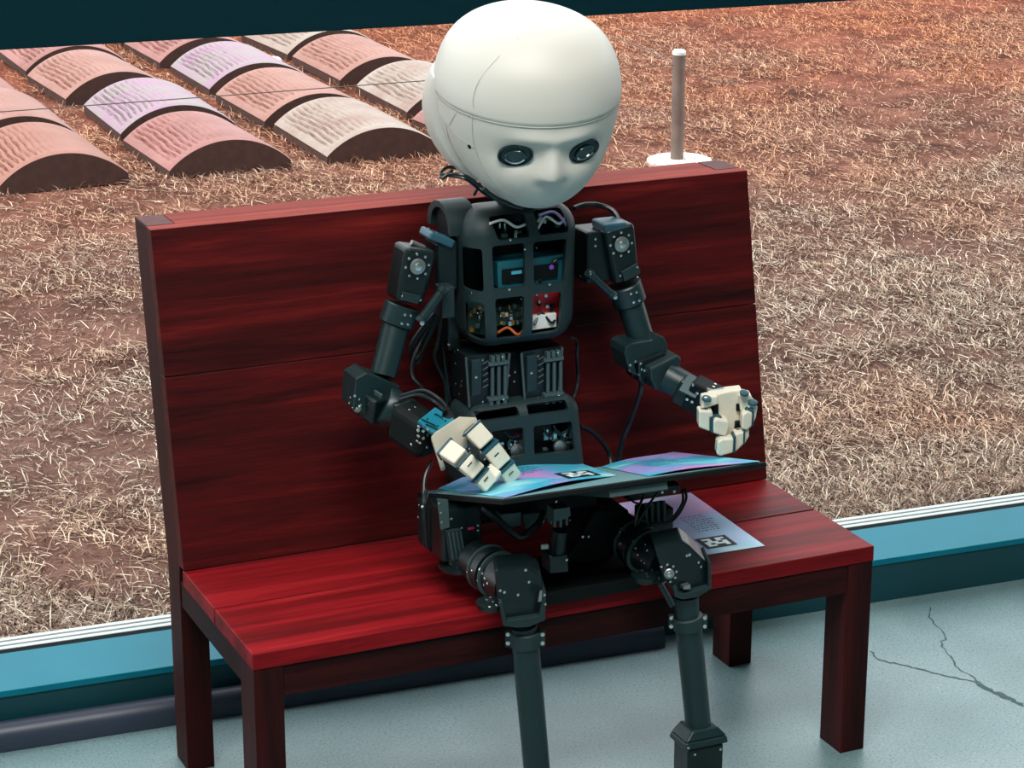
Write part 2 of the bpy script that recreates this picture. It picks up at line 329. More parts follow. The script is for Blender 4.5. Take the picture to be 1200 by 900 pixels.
def tile_mesh(seed):
    rs = random.Random(seed); na, nl = 96, 26; vs = []; fs = []
    half = TW/2; R = (half*half+TH*TH)/(2*TH); th = math.asin(half/R)
    ph = [rs.random()*6 for _ in range(6)]
    for j in range(nl+1):
        v = j/nl; y = TL*v
        for i in range(na+1):
            s = i/na; t = -th+2*th*s
            wob = .010*math.sin(v*7+ph[0]+s*3)+.004*math.sin(v*23+ph[1]+s*9)
            g = 0
            if .05 < s < .62 and .06 < v < .97:
                fade = min(1, (s-.05)/.03)*max(0, min(1, (.62-s)/.38))*min(1, (v-.06)/.05)*min(1, (.97-v)/.04)
                q = ((s+wob)/.046) % 1.0
                g = -.019*fade*(max(0, 1-abs(q-.5)/.28))*(.75+.25*math.sin(v*60+ph[2]+i*.7))
            e = -.004*(max(0, 1-v/.025))-.004*(max(0, 1-(1-v)/.025))
            rr = R+g+e
            vs.append((half+rr*math.sin(t), y, (rr*math.cos(t))-(R-TH)))
    for j in range(nl):
        for i in range(na):
            k = j*(na+1)+i; fs.append((k, k+1, k+na+2, k+na+1))
    # clay thickness: inner vault .034 lower
    n0 = len(vs)
    for j in (0, nl):
        for i in range(na+1):
            s = i/na; t = -th+2*th*s; vs.append((half+(R)*math.sin(t)*.99, TL*(j/nl), -.034))
    for i in range(na):
        fs.append((i+1, i, n0+i, n0+i+1)); a = nl*(na+1)+i; b_ = n0+na+1+i; fs.append((a, a+1, b_+1, b_)); fs.append((n0+i+1, n0+i, b_, b_+1))
    fs.append((0, nl*(na+1), n0+na+1, n0)); fs.append((nl*(na+1)+na, na, n0+na, n0+2*na+1))
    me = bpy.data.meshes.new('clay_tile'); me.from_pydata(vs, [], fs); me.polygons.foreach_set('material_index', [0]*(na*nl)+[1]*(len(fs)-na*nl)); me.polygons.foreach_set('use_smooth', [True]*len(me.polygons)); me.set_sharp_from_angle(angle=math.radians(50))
    return me
M_tend = mat('clay_end_shaded', srgb(70, 44, 37), .8, bump=.5, bscale=60, var=.2, vscale=30)  # brown clay ends and sides, with shade darkened into the colour
tmeshes = [tile_mesh(s) for s in range(5)]
tcol = {(0,0):4,(0,1):0,(0,2):1,(1,0):1,(1,1):2,(1,2):0,(1,3):1,(2,0):3,(2,1):0,(2,2):2,(2,3):1,(3,0):1,(3,1):3,(3,2):0,(3,3):3}
cname = ['pinkish clay', 'rose clay', 'lilac-tinged clay', 'pale grey clay', 'orange clay']
cols_ = ['leftmost row', 'second row from the left', 'third row from the left', 'row beside the robot head']
rows_ = ['nearest to the window', 'second back', 'third back', 'fourth back', 'farthest back']
for (c, r) in TILES:
    if (c, r) == (0, 4) or (c, r) == (3, 4): continue
    ci = tcol.get((c, r), 0)
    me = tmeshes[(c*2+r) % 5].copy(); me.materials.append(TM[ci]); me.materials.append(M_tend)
    o = bpy.data.objects.new('clay_roof_tile', me); COL.objects.link(o)
    yy = TY[r]+(-.04 if c == 3 else 0)
    if (c, r) == (3, 0): pass
    o.location = (TX[c]+rng.uniform(-.012, .012), yy+rng.uniform(-.02, .02), GZ+.024); o.rotation_euler = (rng.uniform(-.012, .012), rng.uniform(-.03, .03), rng.uniform(-.03, .03))
    tag(o, 'ridged %s tile, %s, %s' % (cname[ci], rows_[r], cols_[c]), 'tile', 'clay roof tiles laid in rows on the grass', 'thing')
# fence post and wires
M_post = mat('weathered_post', srgb(120, 104, 96), .55, .3, bump=.3, bscale=60, var=.25, vscale=14)
pb = V((2.828, 4.026, GZ)); po = thing('fence_post', 'short round metal post with white cap standing behind the bench', 'post', pb)
bm = B(); tube(bm, pb, pb+V((0,0,.368)), .0225, n=20); obj('pole', bm, M_post, po, smooth=True)
bm = B(); lathe(bm, pb+V((0,0,.366)), (0,0,1), [(0,.0235),(.010,.0235),(.016,.018),(.018,.004)]); obj('cap', bm, mat('white_plastic', srgb(225,228,222), .5), po, smooth=True)
bm = B(); lathe(bm, pb+V((.01,0,-.02)), (0,0,1), [(0,.115),(.022,.112),(.027,.100)], 32); obj('base_disc', bm, mat('white_concrete', srgb(214,216,206), .8), po, smooth=True)
M_wire = mat('thin_wire', srgb(92, 84, 80), .5, .4)
def wire(pts, lab, r=.0016):
    bm = B(); cable(bm, pts, r, 6, 6); tag(obj('fence_wire', bm, M_wire, smooth=True), lab, 'wire', 'wires tied to the post')
top = pb+V((-.0225, 0, .331))
wl = at(-40, 134, 4.0); wire([top, at(507, 94, 4.02), at(250, 113, 4.01), wl], 'long taut wire running from the post across the tiles')
wire([pb+V((-.0225,.005,.336)), at(755,57,4.6), at(700,38,5.4), at(640, 20, 6.4)], 'wire running from the post up towards the far grass')
wire([pb+V((.0235,0,.325)), at(808,80,4.3), at(818,88,5.0), atz(832,94,GZ+.012), atz(870,95,GZ+.012)], 'loose wire end drooping to the ground right of the post')
bm = B(); bmesh.ops.create_icosphere(bm, subdivisions=2, radius=.03)
for v in bm.verts: v.co = V((v.co.x*1.3, v.co.y, v.co.z*.6))*(1+.2*mnoise.noise(v.co*40))
o = obj('stone', bm, mat('white_stone', srgb(220,222,220), .8), smooth=True, angle=0); o.location = (2.19, 6.455, GZ+.012); tag(o, 'small white stone lying between the tile rows', 'stone')

# ------------------------------------------------------------------ bench
BL, BD, BH, BT = 1.0473, .3436, .36, .887
def yf(z): return BD+(z-BH)*(.1019/(BT-BH))
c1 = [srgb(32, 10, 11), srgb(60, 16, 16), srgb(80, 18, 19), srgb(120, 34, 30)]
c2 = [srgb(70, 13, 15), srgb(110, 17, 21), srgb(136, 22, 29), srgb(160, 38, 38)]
W_x = wood('mahogany_back', 0, c1, .5, 3.1); W_s = wood('mahogany_seat', 0, c2, .5, 9.4); W_t = wood('mahogany_top', 0, [srgb(110,44,38), srgb(140,56,48), srgb(156,66,56), srgb(170,80,68)], .65, 1.4); c_shade = [srgb(26, 11, 11), srgb(44, 16, 16), srgb(58, 18, 18), srgb(84, 26, 24)]; W_z = wood('mahogany_upright_shaded', 2, c_shade, .55, 5.0); W_y = wood('mahogany_side_shaded', 1, c_shade, .55, 6.2); W_r = wood('mahogany_rail_shaded', 0, c_shade, .55, 2.2)  # leg, post and rail wood darkened to stand for shade on them
W_end = mat('wood_end_grain', srgb(92, 46, 46), .7, var=.2, vscale=60)
bench = thing('wooden_bench', 'dark red varnished wooden bench with a solid high back, robot seated on it', 'bench', (BL/2, .2, 0))
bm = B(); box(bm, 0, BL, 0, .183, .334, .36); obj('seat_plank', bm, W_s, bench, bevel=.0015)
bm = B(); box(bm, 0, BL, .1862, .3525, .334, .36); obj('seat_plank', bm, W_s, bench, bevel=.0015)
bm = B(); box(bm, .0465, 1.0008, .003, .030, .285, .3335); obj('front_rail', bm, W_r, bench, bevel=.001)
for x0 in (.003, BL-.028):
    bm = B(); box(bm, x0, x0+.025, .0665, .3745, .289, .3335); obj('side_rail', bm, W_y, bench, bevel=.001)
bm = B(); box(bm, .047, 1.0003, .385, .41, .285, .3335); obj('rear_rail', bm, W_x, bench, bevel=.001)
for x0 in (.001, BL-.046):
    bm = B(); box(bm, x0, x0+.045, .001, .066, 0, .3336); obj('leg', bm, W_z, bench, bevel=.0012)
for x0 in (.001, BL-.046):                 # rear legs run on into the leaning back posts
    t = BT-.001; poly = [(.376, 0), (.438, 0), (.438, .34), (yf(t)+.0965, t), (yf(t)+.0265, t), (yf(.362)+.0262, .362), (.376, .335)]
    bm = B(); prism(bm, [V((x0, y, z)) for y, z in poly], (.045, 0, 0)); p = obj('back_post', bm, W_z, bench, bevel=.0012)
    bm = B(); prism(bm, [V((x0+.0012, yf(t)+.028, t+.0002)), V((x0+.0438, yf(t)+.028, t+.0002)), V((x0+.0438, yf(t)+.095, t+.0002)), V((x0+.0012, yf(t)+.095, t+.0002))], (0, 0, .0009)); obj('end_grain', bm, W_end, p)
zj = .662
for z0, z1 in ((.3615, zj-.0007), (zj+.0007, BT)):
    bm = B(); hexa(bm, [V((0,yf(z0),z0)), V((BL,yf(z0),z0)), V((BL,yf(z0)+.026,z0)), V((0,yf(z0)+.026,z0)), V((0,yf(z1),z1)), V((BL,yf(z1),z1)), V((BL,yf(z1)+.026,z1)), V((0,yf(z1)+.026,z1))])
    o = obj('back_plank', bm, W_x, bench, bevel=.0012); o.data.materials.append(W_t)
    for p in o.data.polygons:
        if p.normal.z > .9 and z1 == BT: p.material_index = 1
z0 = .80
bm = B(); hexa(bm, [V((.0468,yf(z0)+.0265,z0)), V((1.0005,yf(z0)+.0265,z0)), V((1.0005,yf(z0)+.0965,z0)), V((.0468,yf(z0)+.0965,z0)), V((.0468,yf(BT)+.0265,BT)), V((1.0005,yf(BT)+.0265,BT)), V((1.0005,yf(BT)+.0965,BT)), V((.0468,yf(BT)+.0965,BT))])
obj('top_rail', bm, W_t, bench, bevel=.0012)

# ------------------------------------------------------------------ robot
def atx(px, py, X):
    d = rgt*((px-600)/F_PX)+upv*((450-py)/F_PX)+fwd; return CAM+d*((X-CAM.x)/d.x)
def atpl(px, py, p, n):
    d = rgt*((px-600)/F_PX)+upv*((450-py)/F_PX)+fwd; return CAM+d*((V(p)-CAM).dot(n)/d.dot(n))
K = mat('black_plastic', srgb(8, 23, 25), .36, bump=.06, bscale=700)
KM = mat('matte_shell', srgb(25, 44, 46), .48, bump=.25, bscale=900)
KS = mat('satin_tube', srgb(20, 41, 43), .34, bump=.15, bscale=900)
KG = mat('grey_plate', srgb(74, 92, 94), .45, .3)
KD = mat('inner_black', srgb(2, 9, 11), .65, spec=.25)
SI = mat('steel_screw', srgb(225, 225, 220), .25, 1)
AL = mat('brushed_alloy', srgb(170, 172, 168), .35, .9, bump=.3, bscale=500)
TE = mat('teal_housing', srgb(24, 96, 108), .45)
CY = mat('cyan_cover', srgb(34, 150, 176), .4)
JT = mat('teal_joint', srgb(20, 72, 84), .45)
CR = mat('cream_plastic', srgb(224, 216, 196), .5, var=.05, vscale=40)
HW = mat('head_white', srgb(206, 202, 192), .5)
CB = mat('cable_black', srgb(8, 22, 26), .33)
GN = mat('circuit_green', srgb(18, 52, 48), .5); RD = mat('red_board', srgb(190, 22, 34), .45); WH = mat('white_connector', srgb(226, 226, 220), .5)
GO = mat('gold_pin', srgb(190, 140, 70), .35, .8)
YT = .235
robot = thing('humanoid_robot', 'black child-sized humanoid robot with big white head, seated reading on the bench', 'robot', (.51, .26, .36))
DEFER = []
def screws(parent, pts, n, r=.0022, m_=SI, h=.0012): DEFER.append((parent, [V(p) for p in pts], r, m_, h))
def seat_screws():
    """every screw head sits on the robot surface in front of it"""
    bpy.context.view_layer.update(); dg = bpy.context.evaluated_depsgraph_get(); made = []
    for parent, pts, r, m_, h in DEFER:
        bm = B(); k = 0
        for p in pts:
            ok, loc, nrm, _, ob, _ = S.ray_cast(dg, CAM, (p-CAM).normalized())
            q = ob
            while ok and q.parent: q = q.parent
            if not ok or q != robot: continue
            if nrm.dot(CAM-loc) < 0: nrm = -nrm
            lathe(bm, loc-nrm*.0003, nrm, [(0, r), (h*.7, r), (h, r*.7)], 8); k += 1
        made.append((parent, bm, m_, k))
    for parent, bm, m_, k in made:
        if k: tag(obj('screw_heads', bm, m_, parent, smooth=True), None, None, None, 'stuff')
        else: bm.free()
def carve(o, cutters):
    """boolean difference, result baked into o"""
    tmp = []
    for c in cutters:
        me = bpy.data.meshes.new('c'); bmesh.ops.recalc_face_normals(c, faces=c.faces); c.to_mesh(me); c.free()
        q = bpy.data.objects.new('c', me); COL.objects.link(q); tmp.append(q)
        md = o.modifiers.new('b', 'BOOLEAN'); md.object = q; md.operation = 'DIFFERENCE'; md.solver = 'EXACT'; md.use_self = True
    bpy.context.view_layer.update()
    e = o.evaluated_get(bpy.context.evaluated_depsgraph_get()); me = bpy.data.meshes.new_from_object(e)
    o.modifiers.clear(); old = o.data; o.data = me; bpy.data.meshes.remove(old)
    for q in tmp: d = q.data; bpy.data.objects.remove(q); bpy.data.meshes.remove(d)
    me.polygons.foreach_set('use_smooth', [True]*len(me.polygons)); me.set_sharp_from_angle(angle=math.radians(38))
    b = o.modifiers.new('bevel', 'BEVEL'); b.width = .0016; b.segments = 2; b.limit_method = 'ANGLE'; b.angle_limit = math.radians(50)
def rounded(pts, r, seg=5):
    bm = B(); hexa(bm, pts); bmesh.ops.recalc_face_normals(bm, faces=bm.faces)
    bmesh.ops.bevel(bm, geom=list(bm.edges), offset=r, segments=seg, profile=.5, affect='EDGES'); return bm
def rpoly(P, r, n=4):                       # rounded 3D quad
    out = []; k = len(P)
    for i in range(k):
        a, b_, c = P[i-1], P[i], P[(i+1) % k]; p0 = b_+(a-b_).normalized()*r; p1 = b_+(c-b_).normalized()*r
        for t in range(n+1):
            t /= n; out.append(p0*(1-t)**2+b_*2*t*(1-t)+p1*t*t)
    return out
def win(quad, Y0, Y1, ref, r=.006):         # cutter through the front plate, quad in photo pixels at depth ref
    P = [at(x_, y_, ref) for x_, y_ in quad]; bm = B()
    pl = rpoly(P, r); prism(bm, [V((p.x, Y0, p.z)) for p in pl], (0, Y1-Y0, 0)); return bm
def winx(quad, X0, X1, ref, r=.006):
    P = [atx(x_, y_, ref) for x_, y_ in quad]; bm = B()
    pl = rpoly(P, r); prism(bm, [V((X0, p.y, p.z)) for p in pl], (X1-X0, 0, 0)); return bm

# --- torso shell
xl, xr = at(552, 330, YT).x, at(691, 330, YT).x; xlb, xrb = at(555, 400, YT).x, at(681, 400, YT).x
zb = at(620, 408, YT).z; zt = at(620, 240, YT+.04).z; zm = at(620, 284, YT).z; YB = YT+.122
def torso_pts(i):
    return [V((xlb+i, YT+i, zb+i)), V((xrb-i, YT+i, zb+i)), V((xrb-i, YB-i, zb+i)), V((xlb+i, YB-i, zb+i)),
            V((xl+.004+i, YT+.012+i, zt-i)), V((xr-.004-i, YT+.012+i, zt-i)), V((xr-.004-i, YB-i, zt-i)), V((xl+.004+i, YB-i, zt-i))]
torso = obj('torso_shell', rounded(torso_pts(0), .042, 8), KM, robot)
bot = [[(575,256),(617,251),(619,277),(582,281)], [(628,249),(661,245),(666,271),(630,275)],
       [(579,290),(617,286),(617,336),(580,340)], [(627,285),(667,281),(662,331),(627,335)],
       [(581,351),(615,347),(614,396),(583,399)], [(625,346),(659,342),(656,389),(624,394)]]
fr = [win(q, YT-.05, YT+(.075 if i < 2 else .045), YT+(.016 if i < 2 else .002)) for i, q in enumerate(bot)]
sx_ = xl+.002
def wind(quad, ref, r=.006):                # window on the rounded flank, cut at an angle
    d = V((fwd.x, fwd.y, 0)).normalized(); bm = B(); pl = rpoly([at(x_, y_, ref) for x_, y_ in quad], r); prism(bm, [p-d*.10 for p in pl], d*.145); return bm
sd_ = [wind([(541,293),(565,291),(567,341),(543,342)], YT+.02), wind([(545,354),(568,353),(569,399),(547,396)], YT+.02)]
shld = [winx([(508,262),(523,238),(540,246),(533,270)], xl-.03, xl+.03, xl+.01, .004)]
cs = fr+sd_
joined = B()
for c in cs:
    me = bpy.data.meshes.new('t'); c.to_mesh(me); joined.from_mesh(me); c.free(); bpy.data.meshes.remove(me)
for c in shld: c.free()
carve(torso, [rounded(torso_pts(.0075), .035, 7), joined])
# electronics inside, parts of the shell
def part(name, bm, m_, parent, **k): return obj(name, bm, m_, parent, **k)
c0 = at(575, 415, YT+.06)
bm = B(); hexa(bm, torso_pts(.05)); o = part('inner_frame', bm, KD, torso)
bm = B(); P = [at(583,308,YT+.02), at(662,298,YT+.02), at(660,331,YT+.02), at(584,338,YT+.02)]; prism(bm, rpoly(P, .003), (0,.04,0)); part('computer_box', bm, TE, torso, bevel=.001)
bm = B(); P = [at(588,316,YT+.019), at(654,308,YT+.019), at(653,325,YT+.019), at(588,332,YT+.019)]; prism(bm, rpoly(P, .002), (0,-.002,0)); part('port_panel', bm, KD, torso)
bm = B(); P = [at(599,318,YT+.017), at(611,316.5,YT+.017), at(611,320,YT+.017), at(599,321.5,YT+.017)]; prism(bm, P, (0,-.002,0)); part('usb_port', bm, mat('port_blue', srgb(90,190,215), .4, .3), torso)
bm = B(); p = at(646,313,YT+.017); lathe(bm, p, (0,-1,0), [(0,.004),(.002,.004),(.003,.002)], 12); part('power_button', bm, mat('violet_button', srgb(150,80,200), .4), torso)
bm = B(); P = [at(624,345,YT+.03), at(655,340,YT+.03), at(654,372,YT+.03), at(624,376,YT+.03)]; prism(bm, P, (0,.01,0)); part('red_circuit_board', bm, RD, torso)
bm = B(); P = [at(624,371,YT+.02), at(652,367,YT+.02), at(652,383,YT+.02), at(624,387,YT+.02)]; prism(bm, P, (0,.012,0)); part('white_connector', bm, WH, torso, bevel=.0006)
bm = B(); P = [at(582,366,YT+.03), at(612,362,YT+.03), at(612,378,YT+.03), at(582,382,YT+.03)]; prism(bm, P, (0,.03,0)); part('green_circuit_board', bm, GN, torso)
bm = B(); P = [at(548,356,YT+.05), at(568,354,YT+.05), at(568,392,YT+.05), at(548,390,YT+.05)]; prism(bm, P, (0,.05,0)); part('motor_driver', bm, GN, torso)
def bits(parent, x0, x1, y0, y1, Y, n, mats, s=(.002,.007)):
    for m_ in mats:
        bm = B()
        for _ in range(n):
            c = at(random.uniform(x0,x1), random.uniform(y0,y1), Y); a, b_ = random.uniform(*s), random.uniform(*s)
            box(bm, c.x-a, c.x+a, c.y-.004, c.y+.001, c.z-b_, c.z+b_)
        tag(part('small_components', bm, m_, parent), None, None, None, 'stuff')
bits(torso, 583,612, 355,380, YT+.028, 7, [GO, SI, KG], (.001,.004))
bits(torso, 551,565, 360,386, YT+.048, 6, [GO, SI, KG], (.001,.004))
bits(torso, 583,612, 262,276, YT+.05, 4, [SI, KG], (.001,.005))
bits(torso, 632,660, 250,268, YT+.05, 3, [WH, KG], (.002,.006))
bits(torso, 628,650, 346,366, YT+.028, 4, [KD, SI], (.001,.003))
for q, col in (([(574,262),(590,258),(605,266),(618,262)], WH), ([(630,268),(640,254),(655,262),(664,252)], WH), ([(632,252),(648,248),(660,258),(664,266)], mat('lilac_cable', srgb(170,140,200), .5)), ([(626,380),(634,366),(646,378),(652,372)], CB),
               ([(583,390),(595,384),(606,392),(613,388)], mat('orange_cable', srgb(180,90,40), .5)), ([(632,330),(640,318),(650,306),(664,300)], CB)):
    bm = B(); cable(bm, [at(a, b_, YT+.016+.01*(i % 2)) for i, (a, b_) in enumerate(q)], .0022, 6, 5); part('ribbon_cable', bm, col, torso, smooth=True)
fn = V((0,-1,0))
screws(torso, [at(a, b_, YT+.0) for a, b_ in ((597,339),(644,333),(598,281),(552,343))], fn, .0022)
screws(torso, [at(a, b_, YT+.02) for a, b_ in ((615,292),(629,291),(661,288),(615,331),(630,331),(611,350),(629,345),(612,388))], fn, .0018)
# rear shoulder hump with its opening, and the top plate
hb = at(527, 252, YT+.13)
bm = B(); poly = []
for k in range(11):
    a = math.radians(-10+200*k/10); poly.append(V((0, YT+.100-.048*math.cos(a), zt-.034+.040*math.sin(a))))
inner = [V((0, YT+.100+(p.y-YT-.100)*.74, zt-.034+(p.z-zt+.034)*.74)) for p in poly]
x0_, x1_ = xl-.012, xl+.034
R0 = [bm.verts.new(p+V((x0_,0,0))) for p in poly]; R1 = [bm.verts.new(p+V((x1_,0,0))) for p in poly]; I0 = [bm.verts.new(p+V((x0_+.001,0,0))) for p in inner]; I1 = [bm.verts.new(p+V((x1_,0,0))) for p in inner]
for i in range(10):
    bm.faces.new((R0[i], R0[i+1], R1[i+1], R1[i])); bm.faces.new((I0[i+1], I0[i], I1[i], I1[i+1])); bm.faces.new((R0[i+1], R0[i], I0[i], I0[i+1])); bm.faces.new((R1[i], R1[i+1], I1[i+1], I1[i]))
bm.faces.new((R0[0], I0[0], I1[0], R1[0])); bm.faces.new((R0[-1], R1[-1], I1[-1], I0[-1]))
part('shoulder_cowl', bm, KM, torso, smooth=True)
bm = B(); tube(bm, (xl-.004, YT+.10, zt-.035), (xl+.03, YT+.10, zt-.035), .030, n=24); part('shoulder_motor', bm, KD, torso, smooth=True)

# --- neck and head
HC = at(617, 127.5, .262); HSC = .962
hf = V((-.121, -.977, -.174)).normalized(); hr = V((.992, -.123, 0)).normalized(); hu = hf.cross(hr).normalized()
if hu.z < 0: hu = -hu
rows = [(-.142,.018,.070,.018),(-.136,.042,.066,.040),(-.122,.068,.058,.064),(-.098,.096,.043,.090),(-.065,.120,.025,.115),(-.025,.138,.008,.135),(.02,.146,0,.149),(.06,.147,-.004,.152),(.10,.137,-.006,.144),(.13,.119,-.008,.126),(.152,.092,-.008,.100),(.166,.055,-.008,.062),(.172,.001,-.008,.001)]
RA = np.array(rows)
def prof(t):                                # t in 0..len-1, Catmull-Rom
    n = len(RA); i = min(int(t), n-2); k = t-i; a, b_, c, d = RA[max(i-1,0)], RA[i], RA[i+1], RA[min(i+2,n-1)]
    return .5*((2*b_)+(c-a)*k+(2*a-5*b_+4*c-d)*k*k+(3*b_-a-3*c+d)*k**3)
def t_of_h(h):
    lo, hi = 0, len(RA)-1.0001
    for _ in range(30):
        m_ = (lo+hi)/2
        if prof(m_)[0] < h: lo = m_
        else: hi = m_
    return lo
def face_bump(x_, h, az):
    if abs(az) > 1.3: return 0
    s = lambda a, b_, v: max(0, min(1, (v-a)/(b_-a)))
    s2 = lambda a, b_, v: (lambda q: q*q*(3-2*q))(s(a, b_, v))
    nose = .018*math.exp(-(x_/(.0075+.0095*s(0, -.06, h)))**2)*s2(.004, -.058, h)*(1-s2(-.062, -.082, h))
    brow = .005*math.exp(-((h-(.004-.10*max(0,.03-abs(x_))))/.011)**2)*s2(.085, .03, abs(x_))
    sock = -.007*math.exp(-((abs(x_)-.052)/.030)**2-((h+.028)/.020)**2)
    cheek = .004*math.exp(-((abs(x_)-.05)/.03)**2-((h+.075)/.03)**2)
    return nose+brow+sock+cheek
def HS(az, t, off=0, bump=True):
    h, w_, c, d = prof(t); x_ = w_*math.sin(az); f_ = c+d*math.cos(az)
    p = HC+(hr*x_+hf*f_+hu*(h*.935))*HSC
    n = hr*(math.sin(az)/max(w_, .02))*.1+hf*(math.cos(az)/max(d, .02))*.1; n = n.normalized()
    e = .02; h2 = prof(min(t+e, len(RA)-1)); h1 = prof(max(t-e, 0)); dr = ((h2[1]-h1[1])*math.sin(az)**2+(h2[3]-h1[3]+h2[2]-h1[2])*math.cos(az)**2); dh = max(h2[0]-h1[0], 1e-6)
    nn = (n*dh-hu*dr); nn = nn.normalized() if nn.length > 1e-9 else hu
    o_ = off+(face_bump(x_, h, az) if bump and math.cos(az) > 0 else 0)
    return p+nn*o_
NA, NT = 176, 132; T1 = len(RA)-1.0001
def head_patch(name, fa, ta, m_, parent, na=NA, nt_=NT, closed=True, off=lambda a, s: 0, bump=True):
    vs = []; fs = []; k = na if closed else na+1
    for j in range(nt_+1):
        for i in range(k):
            a = fa(i/na); t = ta(a, j/nt_); vs.append(tuple(HS(a, t, off(a, j/nt_), bump)))
    for j in range(nt_):
        for i in range(na):
            i2 = (i+1) % k if closed else i+1; fs.append((j*k+i, j*k+i2, (j+1)*k+i2, (j+1)*k+i))
    if closed: fs.append(tuple(range(k))[::-1]); fs.append(tuple(nt_*k+i for i in range(k)))
    return obj(name, (vs, [], fs), m_, parent, smooth=True, angle=50)
head = head_patch('head_shell', lambda s: -PI+2*PI*s, lambda a, s: T1*s, HW, robot)
def seam_h(a): return .028+.006*(1-math.cos(a))+.014*max(0, -math.cos(a))**1
TS = {}
def seam_t(a):
    k = round(a, 4)
    if k not in TS: TS[k] = t_of_h(seam_h(a))
    return TS[k]
head_patch('skull_cap', lambda s: -PI+2*PI*s, lambda a, s: seam_t(a)+(T1-seam_t(a))*s, HW, head, 120, 60, True, lambda a, s: (-.0006 if s == 0 else .0014), False)
tb0, tb1 = t_of_h(-.112), t_of_h(.062)
def bo(a, s):
    e = min(1, (abs(a)-1.62)/.10)*min(1, s/.06)*min(1, (1-s)/.02)
    return -.003+e*(.006+.034*math.sin(PI*min(1, max(0, s))**.75)**.8*min(1, (abs(a)-1.6)/.5))
head_patch('back_shell', lambda s: 1.62+(2*PI-3.24)*s if True else 0, lambda a, s: tb0+(tb1-tb0)*s, HW, head, 90, 40, False, lambda a, s: bo(a if a <= PI else 2*PI-a, s), False)
GS = mat('seam_grey', srgb(168, 165, 157), .6)
def seam(pts, r=.0007, m_=GS, off=.0003):
    bm = B(); cable(bm, [HS(math.radians(a), t_of_h(h), off) for a, h in pts], r, 6, 6); part('seam_line', bm, m_, head, smooth=True)
seam([(a, seam_h(math.radians(a))-.0012) for a in range(-125, 126, 10)], .0009)
seam([(-112,.040),(-98,.022),(-82,-.003),(-68,-.018),(-54,-.028)])
seam([(-52,.040),(-53,.015),(-53,-.020),(-52,-.055),(-46,-.085),(-36,-.108)])
seam([(-80,-.004),(-83,-.035),(-84,-.07)]); seam([(-62,.038),(-70,.012),(-76,-.006)], .0005)
seam([(-30,.155),(-42,.125),(-50,.090),(-52,.060),(-51,.046)], .0005, GS, .0016)
bm = B(); p = HS(math.radians(-58), t_of_h(-.028), -.001); lathe(bm, p, HS(math.radians(-58), t_of_h(-.028), .05)-p, [(0,.0035),(.0016,.0035),(.0018,.001)], 12); part('screw_hole', bm, KD, head)
def ellipse_ring(c, n, ux, uy, prof_, seg=40):   # prof_: (scale, height)
    bm = B(); R = []
    for sc, h in prof_: R.append([bm.verts.new(c+ux*(sc*math.cos(2*PI*k/seg))+uy*(sc*math.sin(2*PI*k/seg))+n*h) for k in range(seg)])
    for a, b_ in zip(R, R[1:]):
        for i in range(seg): bm.faces.new((a[i], a[(i+1) % seg], b_[(i+1) % seg], b_[i]))
    bm.faces.new(R[-1]); return bm
for sgn in (-1, 1):
    az = math.radians(24.5*sgn); t = t_of_h(-.027); c = HS(az, t, .0062); n = (HS(az, t, .05, False)-HS(az, t, 0, False)).normalized()
    n = (n+hf*.25).normalized(); ux = (hr-n*hr.dot(n)).normalized(); uy = n.cross(ux)
    if uy.dot(hu) < 0: uy = -uy
    ux2, uy2 = ux*.0245+uy*.0015, (uy+ux*.12)*.0165
    e = part('eye', ellipse_ring(c, n, ux2, uy2, [(1.06,-.014),(1.10,-.001),(1.06,.0010),(.98,.0010),(.93,-.0005),(.88,-.002),(.5,-.002),(0.02,-.002)]), mat('eye_black', srgb(10, 34, 40), .22), head, smooth=True)
    bm = ellipse_ring(c+n*.0-uy*.002, n, ux2, uy2, [(.66,-.004),(.66,.0006),(.62,.0014),(.52,.0014),(.46,-.0004),(.02,-.0006)]); part('lens_ring', bm, mat('lens_black', srgb(14, 46, 52), .12, coat=.6), head, smooth=True)
    bm = B()
    cable(bm, [c+n*.0014-uy*.002+ux2*(.60*math.cos(math.radians(a)))+uy2*(.62*math.sin(math.radians(a))) for a in range(200, 345, 12)], .0013, 6, 3); part('lens_glint', bm, SI, head, smooth=True)  # bright arc standing in for the reflection on the lens
bm = B(); nb = at(606, 255, .30); tube(bm, V((nb.x, .30, zt-.02)), V((nb.x+.004, .29, HC.z-.10)), .035, .030, n=24); part('neck', bm, KD, robot, smooth=True)
for q in ([(600,236,.27),(578,228,.26),(560,216,.24),(545,206,.235),(528,204,.25),(519,209,.27)], [(600,240,.27),(576,232,.27),(562,222,.26),(548,211,.25),(535,207,.26),(517,204,.28),(524,196,.29),(536,197,.29)], [(556,228,.29),(561,218,.26),(563,214,.25)], [(530,200,.28),(522,206,.27),(516,208,.28)]):
    bm = B(); cable(bm, [at(*p) for p in q], .0026, 7, 6); part('neck_cable', bm, CB, robot, smooth=True)
bm = B(); cable(bm, [at(566,221,.2), at(580,232,.2), at(596,239,.2), at(612,243,.21)], .004, 8, 6); part('neck_collar', bm, CB, robot, smooth=True)

